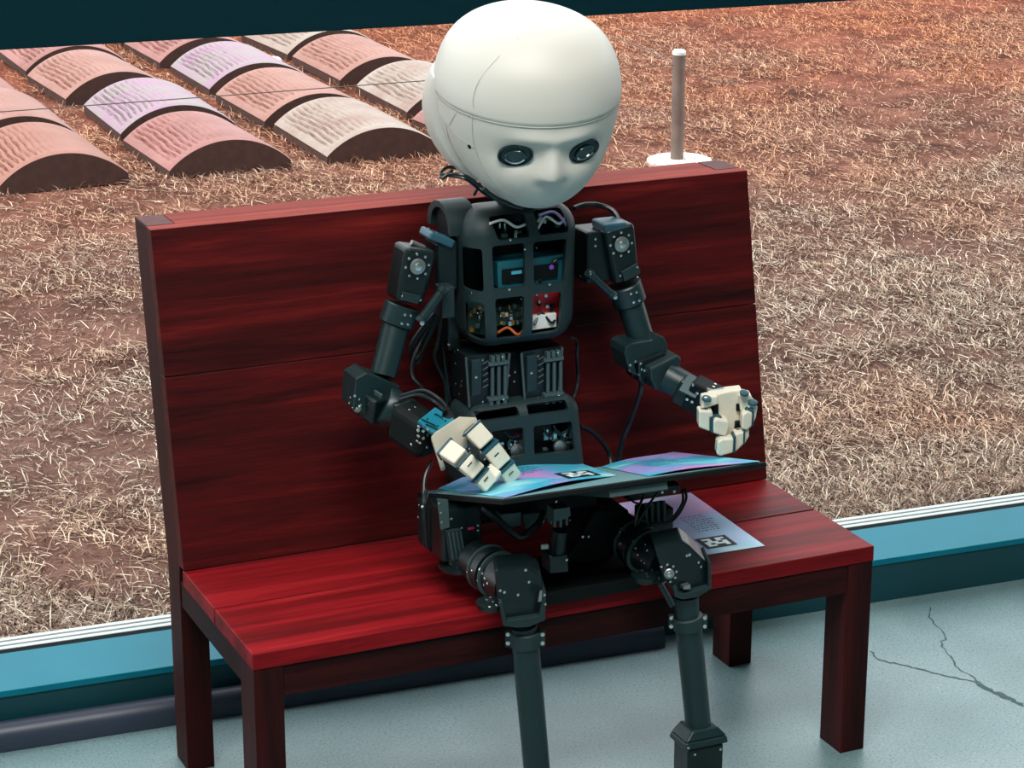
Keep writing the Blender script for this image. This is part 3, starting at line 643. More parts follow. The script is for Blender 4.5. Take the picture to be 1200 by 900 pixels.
# --- waist: two linear actuator blocks
for i, (x0, y0, x1, y1, x2, y2, x3, y3) in enumerate([(546,417,597,412,592,474,550,478),(611,412,659,405,655,462,615,469)]):
    P = [at(a, b_, YT+.03) for a, b_ in ((x0,y0),(x1,y1),(x2,y2),(x3,y3))]
    bm = B(); prism(bm, P, (0,.07,0)); wa = part('waist_actuator', bm, K, robot, bevel=.0015)
    for (xa, xb) in ((x0, x3), (x1, x2)):
        bm = B(); ya, yb = (y0, y3) if xa == x0 else (y1, y2); cable(bm, [at(xa, ya+2, YT+.025), at(xb, yb-1, YT+.025)], .0022, 6, 0); part('side_strip', bm, KG, wa)
    cx0 = x0+31
    for k in range(3):
        a = at(cx0+k*7.5, y0+13-k, YT+.024); b_ = at(cx0+k*7.5, y0+48-k, YT+.024)
        bm = B(); tube(bm, a, b_, .0032, n=10); part('guide_rod', bm, KG, wa, smooth=True)
    for yy in (9, 50):
        P = [at(cx0-4, y0+yy, YT+.02), at(cx0+19, y0+yy-3, YT+.02), at(cx0+19, y0+yy+1, YT+.02), at(cx0-4, y0+yy+4, YT+.02)]
        bm = B(); prism(bm, P, (0,.012,0)); part('rod_clamp', bm, KG, wa, bevel=.0008)
    for k in range(3):
        P = [at(cx0-3+k*8, y0+54-k, YT+.02), at(cx0+1+k*8, y0+53.5-k, YT+.02), at(cx0+1+k*8, y0+62-k, YT+.02), at(cx0-3+k*8, y0+62-k, YT+.02)]
        bm = B(); prism(bm, P, (0,.01,0)); part('clamp_foot', bm, KG, wa)
        P = [at(cx0-1+k*6, y0+1-k, YT+.02), at(cx0+3+k*6, y0+.5-k, YT+.02), at(cx0+3+k*6, y0+8-k, YT+.02), at(cx0-1+k*6, y0+8-k, YT+.02)]
        bm = B(); prism(bm, P, (0,.01,0)); part('clamp_head', bm, KG, wa)
    P = [at(x0+7, y0+6, YT+.022), at(x0+19, y0+4, YT+.022), at(x0+18, y0+45, YT+.022), at(x0+7, y0+48, YT+.022)]
    bm = B(); prism(bm, P, (0,.01,0)); part('servo_cover', bm, KM, wa, bevel=.001)
    for k in range(5):
        bm = B(); cable(bm, [at(x0+20, y0+10+k*7, YT+.024), at(x0+26, y0+6+k*7, YT+.024)], .0014, 5, 0); part('cooling_fin', bm, K, wa)
    screws(wa, [at(x0+a, y0+b_, YT+.0195) for a, b_ in ((12,25),(20,5),(43,1),(20,54),(44,51))], fn, .0022)
screws(robot, [at(a, b_, YT+.03) for a, b_ in ((597,440),(604,436),(603,447),(534,450),(540,452),(538,462),(534,426))], fn, .002)
bm = B(); P = [at(592,414,YT+.045), at(612,410,YT+.045), at(612,470,YT+.045), at(592,474,YT+.045)]; prism(bm, P, (0,.05,0)); part('spine', bm, KD, robot)

# --- pelvis shell
PY = YT-.01
pp = [at(560,560,PY), at(694,548,PY), at(688,478,PY), at(560,494,PY)]
Z0 = min(pp[0].z, pp[1].z)-.03; Z1 = at(625,470,PY+.02).z; PX0, PX1 = at(548,510,PY).x, at(693,520,PY).x; PX0t, PX1t = at(556,490,PY).x, at(686,480,PY).x
def pel(i): return [V((PX0+i,PY+i,Z0+i)), V((PX1-i,PY+i,Z0+i)), V((PX1-i,PY+.12-i,Z0+i)), V((PX0+i,PY+.12-i,Z0+i)), V((PX0t+i,PY+.012+i,Z1-i)), V((PX1t-i,PY+.012+i,Z1-i)), V((PX1t-i,PY+.12-i,Z1-i)), V((PX0t+i,PY+.12-i,Z1-i))]
pelvis = obj('pelvis_shell', rounded(pel(0), .026, 6), KM, robot)
joined = B()
for q in ([(562,487),(611,480),(612,490),(563,497)], [(622,478),(668,472),(669,483),(622,489)], [(578,507),(615,502),(616,534),(580,540)], [(627,501),(672,495),(675,529),(627,534)]):
    c = win(q, PY-.05, PY+.03, PY+.003, .004); me = bpy.data.meshes.new('t'); c.to_mesh(me); joined.from_mesh(me); c.free(); bpy.data.meshes.remove(me)
carve(pelvis, [rounded(pel(.0075), .02, 5), joined])
bm = B(); hexa(bm, pel(.04)); part('inner_frame', bm, KD, pelvis)
bits(pelvis, 582,612, 515,532, PY+.03, 6, [SI, KG, GO], (.001,.005)); bits(pelvis, 630,668, 505,528, PY+.03, 7, [SI, KG, AL], (.001,.006)); bits(pelvis, 600,613, 506,512, PY+.03, 2, [RD], (.002,.005))
for (a, b_) in ((604,527),(655,522)):
    bm = B(); lathe(bm, at(a, b_, PY+.03), fn, [(0,.011),(.006,.011),(.008,.007),(.008,.003)], 16); part('bearing', bm, AL, pelvis, smooth=True)
for q in ([(636,500),(644,512),(652,504),(662,516)], [(648,498),(656,510),(668,500)], [(590,505),(600,512),(612,506)]):
    bm = B(); cable(bm, [at(a, b_, PY+.02) for a, b_ in q], .002, 6, 5); part('wire', bm, CB, pelvis, smooth=True)

# --- lap board and papers
FL, FR_ = at(588,586,-.10), at(898,541.5,-.10); BLp = at(508,575,.225); BRp = at(792,530,.225)
ex = (FR_-FL).normalized(); ey = (BLp-FL); ey = (ey-ex*ey.dot(ex)).normalized(); en = ex.cross(ey)
if en.z < 0: en = -en
BWid = (FR_-FL).length; BDep = (BLp-FL).dot(ey)
def bp(u, v, h=0): return FL+ex*(u*BWid)+ey*(v*BDep)+en*h
def atb(px, py, h=0): return atpl(px, py, FL+en*h, en)
bm = B(); P = [bp(0,0,-.0075), bp(1,0,-.0075), bp(1,1,-.0075), bp(0,1,-.0075)]; prism(bm, P, en*.0075)
board = thing('lap_board', 'thin black board lying across the robot\'s lap under the open booklet', 'board', bp(.5,.5,-.0075))
obj('board', bm, mat('board_black', srgb(4, 11, 13), .6, spec=.25), board, bevel=.0012)
bm = B(); P = [bp(.40,.02,-.020), bp(.62,.02,-.020), bp(.62,.5,-.020), bp(.40,.5,-.020)]; prism(bm, P, en*.012); obj('board_bracket', bm, KG, board, bevel=.001)
def paper_mat(name, axis_u, axis_v, o_, pal, sc=5, seed=0):
    M = bpy.data.materials.new(name); M.use_nodes = True; nt = M.node_tree; b = nt.nodes['Principled BSDF']; L = nt.links.new
    tc = nt.nodes.new('ShaderNodeTexCoord'); mp = nt.nodes.new('ShaderNodeMapping'); mp.inputs['Location'].default_value = (seed, seed*2, seed*.5); L(tc.outputs['Object'], mp.inputs[0])
    n = nt.nodes.new('ShaderNodeTexNoise'); n.inputs['Scale'].default_value = sc; n.inputs['Detail'].default_value = 3; n.inputs['Distortion'].default_value = .6; L(mp.outputs[0], n.inputs[0])
    r = ramp(nt, pal); L(n.outputs[0], r.inputs[0]); L(r.outputs[0], b.inputs['Base Color']); b.inputs['Roughness'].default_value = .35; MATS[name] = M; return M
PAL = [(.30, srgb(206,150,214)), (.42, srgb(150,160,220)), (.5, srgb(60,180,214)), (.6, srgb(110,208,226)), (.72, srgb(205,236,240))]
PM1 = paper_mat('booklet_print_a', 0, 0, 0, PAL, 7, 1.3); PM2 = paper_mat('booklet_print_b', 0, 0, 0, PAL, 7, 5.2)
PAL2 = [(.28, srgb(222,176,212)), (.45, srgb(190,180,224)), (.58, srgb(160,212,232)), (.75, srgb(214,240,244))]
PM3 = paper_mat('leaflet_print', 0, 0, 0, PAL2, 7, 2.2); PMg = mat('paper_underside', srgb(110,150,155), .45)
INK = mat('printed_black', srgb(12, 24, 28), .5)
def sheet(name, u0, u1, v0, v1, hf_, m_, nu=24, nv=12, th=.0008, parent=None):
    bm = B(); G = [[[bm.verts.new(bp(u0+(u1-u0)*i/nu, v0+(v1-v0)*j/nv, hf_(i/nu, j/nv)+k*th)) for j in range(nv+1)] for i in range(nu+1)] for k in (0, 1)]
    for k in (0, 1):
        for i in range(nu):
            for j in range(nv): bm.faces.new((G[k][i][j], G[k][i+1][j], G[k][i+1][j+1], G[k][i][j+1]))
    for i in range(nu):
        for j in (0, nv): bm.faces.new((G[0][i][j], G[0][i+1][j], G[1][i+1][j], G[1][i][j]))
    for j in range(nv):
        for i in (0, nu): bm.faces.new((G[0][i][j], G[0][i][j+1], G[1][i][j+1], G[1][i][j]))
    return obj(name, bm, m_, parent, smooth=True, angle=60)
bkl = thing('open_booklet', 'open glossy booklet with cyan and violet pages lying on the black lap board', 'booklet', bp(.5,.5,.0006))
sheet('booklet_cover', .01, .985, .02, .98, lambda a, b_: .0006, PMg, 4, 4, parent=bkl)
def qsheet(name, px, bulge, m_, parent, nu=20, nv=12, th=.0008):
    A_, B_, C_, D_ = [atb(a, b_, .0) for a, b_ in px]      # back-left, back-right, front-right, front-left
    def f(a, b_, h=0):                                     # a: left to right, b_: front to back
        p = (D_*(1-a)+C_*a)*(1-b_)+(A_*(1-a)+B_*a)*b_; return p+en*(bulge(a, b_)+h)
    bm = B(); G = [[[bm.verts.new(f(i/nu, j/nv, k*th)) for j in range(nv+1)] for i in range(nu+1)] for k in (0, 1)]
    for k in (0, 1):
        for i in range(nu):
            for j in range(nv): bm.faces.new((G[k][i][j], G[k][i+1][j], G[k][i+1][j+1], G[k][i][j+1]))
    for i in range(nu):
        for j in (0, nv): bm.faces.new((G[0][i][j], G[0][i+1][j], G[1][i+1][j], G[1][i][j]))
    for j in range(nv):
        for i in (0, nu): bm.faces.new((G[0][i][j], G[0][i][j+1], G[1][i][j+1], G[1][i][j]))
    return obj(name, bm, m_, parent, smooth=True, angle=60), f
pg1, f1 = qsheet('left_page', [(513,574.5),(662,545),(722,559),(592,585)], lambda a, b_: .002+.016*math.sin(PI*min(1, a))**1.2*(.35+.65*b_)+.010*a*b_, PM1, bkl)
pg2, f2 = qsheet('right_page', [(706,549),(789,531.5),(890,542.5),(760,560)], lambda a, b_: .0022+.006*math.sin(PI*a)*(1-a), PM2, bkl)
p1 = lambda a, b_, h: f1(a, b_, .0009+h-.0008)
p2 = lambda a, b_, h: f2(a, b_, .0009+h-.0008)
bm = B(); G = []
for i in range(13):
    a = i/12; G.append([bm.verts.new(f1(.35+.62*a, .97+.05*b_, .004+.012*b_*a)) for b_ in (0, .5, 1)])
for i in range(12):
    for j in range(2): bm.faces.new((G[i][j], G[i+1][j], G[i+1][j+1], G[i][j+1]))
pgc = obj('curled_page_edge', bm, mat('page_white', srgb(214, 206, 220), .45), bkl, smooth=True, angle=0); pgc.modifiers.new('s', 'SOLIDIFY').thickness = .0008
# printed marker and text lines
def quad_on(fn_, u0, u1, v0, v1, h=.0012, n=6):
    bm = B(); G = [[bm.verts.new(fn_(u0+(u1-u0)*i/n, v0+(v1-v0)*j/n, h)) for j in range(n+1)] for i in range(n+1)]
    for i in range(n):
        for j in range(n): bm.faces.new((G[i][j], G[i+1][j], G[i+1][j+1], G[i][j+1]))
    return bm
WP = mat('marker_white', srgb(225, 242, 245), .4)
PAT = ['0000000', '0110110', '0010100', '0111010', '0101110', '0110010', '0000000']
def marker(fn_, u0, u1, v0, v1, parent, h=.0011):
    mk = obj('printed_marker', quad_on(fn_, u0, u1, v0, v1, h), INK, parent); n = len(PAT); bm = B()
    for r, row in enumerate(PAT):
        for c, ch in enumerate(row):
            if ch == '1':
                du, dv = (u1-u0)/n, (v1-v0)/n
                q = [(u0+du*c, v1-dv*r-dv), (u0+du*(c+1), v1-dv*r-dv), (u0+du*(c+1), v1-dv*r), (u0+du*c, v1-dv*r)]
                bm.faces.new([bm.verts.new(fn_(a, b_, h+.0003)) for a, b_ in q])
    obj('marker_cells', bm, WP, mk)
marker(p1, .60, .90, .06, .30, pg1)
def textlines(fn_, u0, u1, v0, v1, rows, parent, m_=INK, h=.001, hgt=.35):
    bm = B(); n = rows
    for r in range(n):
        v = v1-(v1-v0)*(r+.5)/n; u = u0; e = u1-(u1-u0)*random.uniform(0, .25)
        while u < e:
            l = random.uniform(.012, .035); hh = (v1-v0)/n*hgt
            bm.faces.new([bm.verts.new(fn_(a, b_, h)) for a, b_ in ((u, v), (u+l, v), (u+l, v+hh), (u, v+hh))]); u += l+random.uniform(.008, .018)
    tag(obj('printed_text', bm, m_, parent), None, None, None, 'stuff')
textlines(p1, .15, .60, .45, .85, 12, pg1, mat('ink_blue', srgb(30, 70, 120), .5), .0009, .3)
textlines(p2, .22, .62, .35, .75, 10, pg2, mat('ink_blue', srgb(30, 70, 120), .5), .0009, .3)

# leaflet on the seat
La, Lb = V((.885,.0703)), V((.893,.336)); lv = (Lb-La).normalized(); lu = V((lv.y, -lv.x))
def lp(a, b_, h): q = La-lu*(.212*(1-a))+lv*(.2665*b_); return V((q.x, q.y, .3606+h))
bm = B(); prism(bm, [lp(0,0,0), lp(1,0,0), lp(1,1,0), lp(0,1,0)], (0,0,.0008)); lf = obj('paper_leaflet', bm, PM3); tag(lf, 'pale blue and pink paper leaflet with a square marker lying on the seat', 'leaflet')
marker(lp, .56, .82, .075, .25, lf, .0012)
textlines(lp, .66, .90, .34, .62, 8, lf, INK, .0010, .25)
textlines(lp, .30, .50, .24, .46, 6, lf, INK, .0010, .3)

# --- arms
def arm_block(name, c, ax, hint, l, a, b_, m_, parent, bev=.004): bm = B(); obox(bm, c, ax, hint, l, a, b_); return obj(name, bm, m_, parent, bevel=bev, seg=3)
towards = V((-.39,-.87,.30)).normalized()
def horn(parent, c, n, r=.013):
    bm = B(); lathe(bm, V(c), n, [(0,r),(.003,r),(.004,r*.85)], 24); h_ = obj('servo_horn', bm, AL, parent, smooth=True)
    bm = B(); lathe(bm, V(c)+V(n).normalized()*.004, n, [(0,r*.45),(.002,r*.45),(.003,r*.25)], 16); obj('horn_hub', bm, SI, h_ if False else parent, smooth=True)
def ring_screws(parent, c, n, r, k, s=.0018, a0=0, a1=360):
    d, u_, v_ = frame(n); screws(parent, [V(c)+(u_*math.cos(math.radians(a0+(a1-a0)*i/k))+v_*math.sin(math.radians(a0+(a1-a0)*i/k)))*r for i in range(k)], n, s)
def upper_arm(sh, disc, blk, coll, elb, side, Y):
    s0 = at(*blk[0], Y); s1 = at(*blk[1], Y); d = (s1-s0)
    c = (s0+s1)/2; nrm = V((0,-1,0)); nrm = (nrm-d.normalized()*nrm.dot(d.normalized())).normalized()
    # shoulder servo: tapered body
    dd, u_, v_ = frame(d, nrm); pts = []
    for p, wv in ((s0, .054), (s1, .046)):
        for (i, j) in ((-1,-1),(1,-1),(1,1),(-1,1)): pts.append(p+u_*(i*.027)+v_*(j*wv/2))
    bm = B(); hexa(bm, pts); ua = obj('shoulder_servo', bm, K, robot, bevel=.008, seg=3)
    dc = at(*disc, Y-.030); horn(ua, dc, nrm, .0125); ring_screws(ua, dc, nrm, .019, 8, .0022)
    c1_ = at(*coll[0], Y); c2_ = at(*coll[1], Y); ax = (c2_-c1_).normalized()
    bm = B(); lathe(bm, c1_, ax, [(0,.026),(.002,.028),((c2_-c1_).length-.002,.028),((c2_-c1_).length,.026)], 28); cl = obj('arm_collar', bm, KS, robot, smooth=True)
    screws(cl, [c1_+ax*(.3*(c2_-c1_).length)+(nrm*.0275)+v_*t for t in (.004, -.006)]+[c1_+ax*(.75*(c2_-c1_).length)+(nrm*.0275)+v_*t for t in (.004, -.006)], nrm, .0024)
    e = at(*elb, Y-.02); bm = B(); tube(bm, c2_-ax*.004, e, .0222, .0205, 28); obj('upper_arm_tube', bm, KS, robot, smooth=True)
    return ua, e, nrm, u_, v_
# robot's right arm (left in the photo)
HYp = atb(575,569,.013).y+.055
YR = .285
ua, eR, nR, uR, vR = upper_arm(None, (489,312), [(487,288),(474,352)], [(472,357),(464,380)], (449,440), -1, YR)
bm = B(); tube(bm, at(497,290,YR), at(482,284,YR), .004, n=10); obj('shoulder_pin', bm, AL, ua, smooth=True)
arm_block('shoulder_cover', at(512,278,YR+.02), at(528,282,YR+.02)-at(505,273,YR+.02), (0,0,1), .045, .014, .045, mat('blue_grey_cover', srgb(44, 84, 100), .4), robot, .004)
screws(robot, [at(503,268,YR-.003), at(513,273,YR-.003)], (0,-.3,1), .0024)
arm_block('shoulder_mount', at(517,308,YR+.03), (1,0,0), (0,0,1), .036, .080, .055, K, robot, .005)
arm_block('servo_plate', at(481,349,YR-.030), at(492,349,YR)-at(470,344,YR), nR, .030, .004, .014, KM, ua, .001); screws(ua, [at(471,347,YR-.033), at(493,352,YR-.033)], nR, .0022)
def rod(name, p0, p1, r, parent, m_=KS):
    bm = B(); d = (V(p1)-V(p0)); L_ = d.length; lathe(bm, p0, d, [(0,r*1.25),(L_*.12,r*1.25),(L_*.13,r),(L_*.87,r),(L_*.88,r*1.25),(L_,r*1.25)], 14); o_ = obj(name, bm, m_, parent, smooth=True)
    for p in (p0, p1): screws(o_, [V(p)+fn*r*1.2], fn, .0038)
rod('push_rod', at(521,337,YR-.04), at(492,377,YR-.035), .0075, robot)
bm = B(); obox(bm, at(521,352,YR-.01), (0,0,1), (0,-1,0), .05, .03, .022); obj('rod_bracket', bm, KM, robot, bevel=.002)
# elbow
eb = at(445,455,YR-.03); fz = at(512,500,HYp+.06); fdir = (fz-eb).normalized()
bm = B(); P = [at(417,444,YR-.05), at(430,437,YR-.05), at(468,452,YR-.05), at(470,466,YR-.05), at(440,461,YR-.05), at(432,488,YR-.05), at(414,480,YR-.05)]; prism(bm, P, (0,.055,0)); el = obj('elbow_bracket', bm, KS, robot, bevel=.002)
ring_screws(el, at(416,472,YR-.045), (-.8,-.6,0), .011, 7, .0022); horn(el, at(419,478,YR-.045), (-.7,-.7,0), .007)
arm_block('elbow_servo', at(437,472,YR-.035), fdir, (0,0,1), .055, .042, .045, K, robot, .004)
arm_block('elbow_plate', at(441,469,YR-.052), fdir, (0,0,1), .022, .030, .004, KG, robot, .001)
bm = B(); a, b_ = at(448,474,YR-.05), at(478,488,HYp+.15); lathe(bm, a, b_-a, [(0,.028),(.004,.031),(.02,.031),(.024,.027),((b_-a).length,.024)], 28); obj('forearm_tube', bm, KS, robot, smooth=True)
arm_block('wrist_servo', at(481,487,HYp+.12), fdir, (0,0,1), .05, .032, .04, K, robot, .003)
arm_block('wrist_block', at(487,503,HYp+.085), fdir, (0,0,1), .075, .062, .05, KD, robot, .012)
arm_block('wrist_plate', at(478,478,HYp+.115), fdir, (0,0,1), .03, .004, .03, KG, robot, .001)
screws(robot, [at(a, b_, HYp+.05) for a, b_ in ((482,521),(492,519),(500,524),(489,517),(496,505),(491,500),(480,480),(487,477))], fn, .0024)
ring_screws(robot, at(496,507,HYp+.05), fn, .009, 6, .0028)
for q in ([(468,468,.2),(490,463,.17),(508,470,.15),(520,480,.12)], [(470,464,.2),(496,458,.18),(515,468,.15),(524,478,.12)], [(512,370,.33),(494,398,.33),(484,424,.31),(484,442,.28),(494,454,.25),(502,468,.2)]):
    bm = B(); cable(bm, [at(*p) for p in q], .0032, 8, 6); obj('arm_cable', bm, CB, robot, smooth=True)

# hand on the page: palm plate, blue cover and two jointed fingers
hand = None
tipA, tipB = atb(602,562,.013), atb(575,569,.013)
HY = tipB.y+.055
baseA, baseB = at(553,503,HY+.012), at(523,527,HY)
def blockseg(bm, p0, p1, up_, w0, w1, h0, h1):
    d, u_, v_ = frame(p1-p0, up_); pts = []
    for p, w_, h_ in ((p0,w0,h0),(p1,w1,h1)):
        for (i, j) in ((-1,-1),(1,-1),(1,1),(-1,1)): pts.append(p+u_*(i*h_/2)+v_*(j*w_/2))
    return hexa(bm, pts)
def view_up(p): return (CAM-V(p)).normalized()*.8+V((0,0,1))*.25
pd = (at(545,497,HY+.03)-at(512,518,HY+.03)).normalized(); fdirh = ((tipA-baseA)+(tipB-baseB)).normalized()
P = [at(a, b_, HY+.025) for a, b_ in ((509,507),(538,488),(558,489),(562,500),(546,509),(548,520),(541,527),(534,519),(522,523),(517,534),(522,547),(517,549),(505,512))]
bm = B(); prism(bm, P, -view_up(P[0]).normalized()*.018); palm = obj('palm', bm, CR, robot, bevel=.0015)
bm = B(); P = [at(a, b_, HY+.03) for a, b_ in ((489,494),(510,477),(519,483),(517,488),(526,491),(531,489),(533,493),(507,508))]; prism(bm, P, -view_up(P[0]).normalized()*.016); cv = obj('hand_cover', bm, CY, robot, bevel=.0012)
for q in ([(494,491),(511,499)], [(511,485),(519,490)], [(499,497),(513,503)]):
    bm = B(); cable(bm, [at(a, b_, HY+.029) for a, b_ in q], .0007, 5, 0); obj('cover_seam', bm, KD, cv)
screws(cv, [at(a, b_, HY+.028) for a, b_ in ((510,485.5),(501,491),(522,493),(513,499))], view_up(P[0]), .0013, KD)
bm = B(); P = [at(a, b_, HY+.031) for a, b_ in ((533,493),(538,490),(512,511),(507,508))]; prism(bm, P, -view_up(P[0]).normalized()*.016); obj('palm_gap', bm, KD, palm)
arm_block('hand_servo', at(520,505,HY+.055), pd, view_up(at(520,505,HY+.05)), .05, .03, .05, KD, robot, .004)
for bi, (b0, b1, w0) in enumerate(((baseA, tipA, .0305), (baseB, tipB, .0300))):
    upn = view_up(b0); D = b1-b0; cuts = [(-.06,.34),(.40,.71),(.77,1.06)]
    mid = b0+D*.36+upn.normalized()*.016; mid2 = b0+D*.74+upn.normalized()*.012
    nodes = [b0-D*.04+upn.normalized()*.003, mid, mid2, b1]
    kn = obj('finger', blockseg(B(), b0-D*.06-upn.normalized()*.010, b0+D*.9-upn.normalized()*.010, upn, .022, .018, .014, .010), KD, robot, bevel=.002)
    for s in range(3):
        a, c = nodes[s], nodes[s+1]; q0 = a+(c-a)*(.02 if s == 0 else .10); q1 = a+(c-a)*(.96 if s < 2 else 1.0)
        wa_ = w0-.001*s; bm = blockseg(B(), q0, q1, upn, wa_, wa_-.0015, .019, .018 if s < 2 else .013); sg = obj('finger_segment', bm, CR, kn, bevel=.003, seg=3)
        jn = a+(c-a)*.03; bm = blockseg(B(), jn, a+(c-a)*.14, upn, wa_+.0035, wa_+.0035, .0215, .0215); obj('knuckle_band', bm, JT, kn, bevel=.0015)
        if s > 0:
            d_, u_, v_ = frame(c-a, upn); cc = (q0+q1)/2+u_*.0098-d_*.004; bm = B(); obox(bm, cc, v_, u_, .009, .0006, .0016); obj('engraved_mark', bm, KD, kn)
bm = blockseg(B(), at(570,550,HY-.02), at(584,560,HY-.035), view_up(tipA), .020, .018, .018, .016); obj('thumb_segment', bm, CR, robot, bevel=.003, seg=3)
bm = B(); cable(bm, [at(556,528,.0), at(566,540,HY-.01), at(577,552,HY-.02)], .006, 8, 4); obj('thumb_link', bm, KD, robot, smooth=True)
screws(robot, [at(a, b_, HY-.02) for a, b_ in ((563,530),(568,538),(550,526),(573,545))], fn, .0022)

# robot's left arm (right in the photo)
YL = .285; hy0 = atb(850,534,.004).y+.012
ul, eL, nL, uL, vL = upper_arm(None, (728,286), [(718,262),(727,326)], [(731,332),(738,354)], (754,404), 1, YL)
arm_block('shoulder_cover', at(714,263,YL), (1,0,0), (0,0,1), .040, .014, .05, mat('blue_grey_cover', srgb(44, 84, 100), .4), robot, .004)
arm_block('shoulder_mount', at(697,296,YL+.02), (1,0,0), (0,0,1), .056, .085, .06, K, robot, .005)
arm_block('servo_plate', at(739,319,YL-.030), at(748,314,YL)-at(728,325,YL), nL, .030, .004, .018, KM, ul, .001); screws(ul, [at(727,323,YL-.033), at(747,313,YL-.033), at(747,325,YL-.033)], nL, .0022)
rod('push_rod', at(689,319,YL-.04), at(719,347,YL-.035), .0060, robot)
screws(robot, [at(698,280,YL-.02), at(698,288,YL-.02), at(680,324,YL-.05), at(680,337,YL-.05)], fn, .0022)
bm = B(); cable(bm, [at(672,244,.30), at(684,240,.31), at(700,240,.32), at(718,247,.31), at(728,264,.29)], .0042, 8, 6); obj('shoulder_cable', bm, CB, robot, smooth=True)
bm = B(); P = [at(a, b_, YL-.05) for a, b_ in ((733,407),(740,403),(764,399),(768,391),(779,396),(783,404),(781,416),(765,420),(748,424),(744,428),(748,442),(738,436),(732,415))]; prism(bm, P, (0,.055,0)); el2 = obj('elbow_bracket', bm, KS, robot, bevel=.002)
bm = B(); P = [at(a, b_, YL-.056) for a, b_ in ((748,424),(779,412),(783,419),(762,430),(755,452),(749,446))]; prism(bm, P, (0,.05,0)); obj('elbow_servo', bm, K, robot, bevel=.003)
bm = B(); P = [at(a, b_, YL-.075) for a, b_ in ((762,432),(795,416),(799,421),(797,432),(782,446),(778,459),(768,457),(763,445))]; prism(bm, P, (0,.045,0)); obj('forearm_bracket', bm, KM, robot, bevel=.003)
ring_screws(robot, at(745,432,YL-.06), fn, .012, 7, .0024); screws(robot, [at(787,411,YL-.08), at(794,414,YL-.08), at(763,455,YL-.08), at(756,434,YL-.06)], fn, .0026)
a, b_ = at(781,442,.22), at(822,463,hy0+.10); bm = B(); lathe(bm, a, b_-a, [(0,.026),((b_-a).length*.6,.0235),((b_-a).length,.023)], 28); obj('forearm_tube', bm, KS, robot, smooth=True)
fd2 = (b_-a).normalized()
arm_block('wrist_servo', at(812,462,hy0+.095), fd2, (0,0,1), .05, .040, .042, K, robot, .003)
arm_block('wrist_plate', at(811,453,hy0+.072), fd2, (-.3,-.5,.9), .030, .004, .036, KG, robot, .001)
arm_block('wrist_block', at(828,468,hy0+.065), fd2, (0,0,1), .06, .05, .045, KD, robot, .004)
screws(robot, [at(a, b_, hy0+.045) for a, b_ in ((812,451),(805,468),(811,471),(817,461),(823,461),(838,450),(847,451),(827,466),(836,453))], (0,-1,.3), .0026)
bm = B(); cable(bm, [at(828,456,hy0+.04), at(836,458,hy0+.035), at(848,456,hy0+.03)], .003, 6, 5); obj('wrist_pin', bm, AL, robot, smooth=True)
# curled hand: palm plate and two curled fingers made of blocks
hy = atb(850,534,.004).y+.012
def hblk(name, poly, Y, dep, m_, parent, bev=.003):
    bm = B(); P = [at(a, b_, Y) for a, b_ in poly]; prism(bm, P, V((.35,.9,0))*dep); return obj(name, bm, m_, parent, bevel=bev, seg=3)
palm2 = hblk('palm', [(831,464),(853,459),(870,457),(869,470),(867,486),(868,500),(866,514),(846,513),(842,490),(841,476),(832,474)], hy+.012, .03, CR, robot)
hblk('knuckle_black', [(836,474),(842,474),(842,488),(836,488)], hy+.008, .02, KD, palm2, .001)
hblk('knuckle_black', [(863,474),(868,474),(867,482),(863,482)], hy+.008, .02, KD, palm2, .001)
fa_ = hblk('finger', [(823,466),(841,464),(842,474),(822,480)], hy, .028, CR, robot)
for nm, poly, Y, m_ in (('finger_segment', [(819,482),(835,482),(836,489),(832,490),(832,506),(819,501)], hy-.010, CR), ('knuckle_band', [(832.5,489),(836,489),(836,508),(832.5,506)], hy-.0115, JT),
                        ('finger_segment', [(836,494),(840,491),(854,494),(855,500),(851,512),(836,508)], hy-.014, CR)): hblk(nm, poly, Y, .030, m_, fa_, .003 if m_ is CR else .0008)
def caps(parent, pts, Y):
    for a, b_ in pts:
        bm = B(); lathe(bm, at(a, b_, Y), (0,-.35,.93), [(0,.0075),(.003,.0075),(.0045,.004)], 14); obj('knuckle_pin', bm, JT, parent, smooth=True)
caps(fa_, [(828,468),(825,482.5),(840,490)], hy+.0)
fb_ = hblk('finger', [(866,464),(872,461),(880,463),(884,471),(881,475),(875,483),(868,483)], hy, .028, CR, robot)
for nm, poly, Y, m_ in (('finger_segment', [(876,476),(886,472),(888,478),(886,490),(883,496),(882,482),(877,480)], hy-.004, CR), ('finger_segment', [(870,486),(876,482),(882,484),(881,500),(875,505),(869,503)], hy-.014, CR), ('knuckle_band', [(882,482),(884,482),(883,498),(881,500)], hy-.012, JT),
                        ('finger_segment', [(872,504),(878,502),(878,512),(872,522)], hy-.010, CR), ('knuckle_band', [(871.5,505),(873.5,505),(873,520),(871,522)], hy-.018, JT), ('finger_segment', [(861,509),(872,506),(871.5,521),(861,531)], hy-.018, CR), ('knuckle_band', [(859.5,512),(862.5,511),(862,530),(859,531.5)], hy-.0235, JT),
                        ('finger_segment', [(841,518),(846,515),(860,514),(859,531),(844,535),(840,533)], hy-.026, CR)): hblk(nm, poly, Y, .028, m_, fb_, .003 if m_ is CR else .0008)
caps(fb_, [(872,461.5),(882,472.5),(878,481),(867,507),(856,513.5)], hy-.004)
hblk('thumb_base', [(862,495),(868,494),(868,505),(861,506)], hy+.004, .02, KD, palm2, .001)

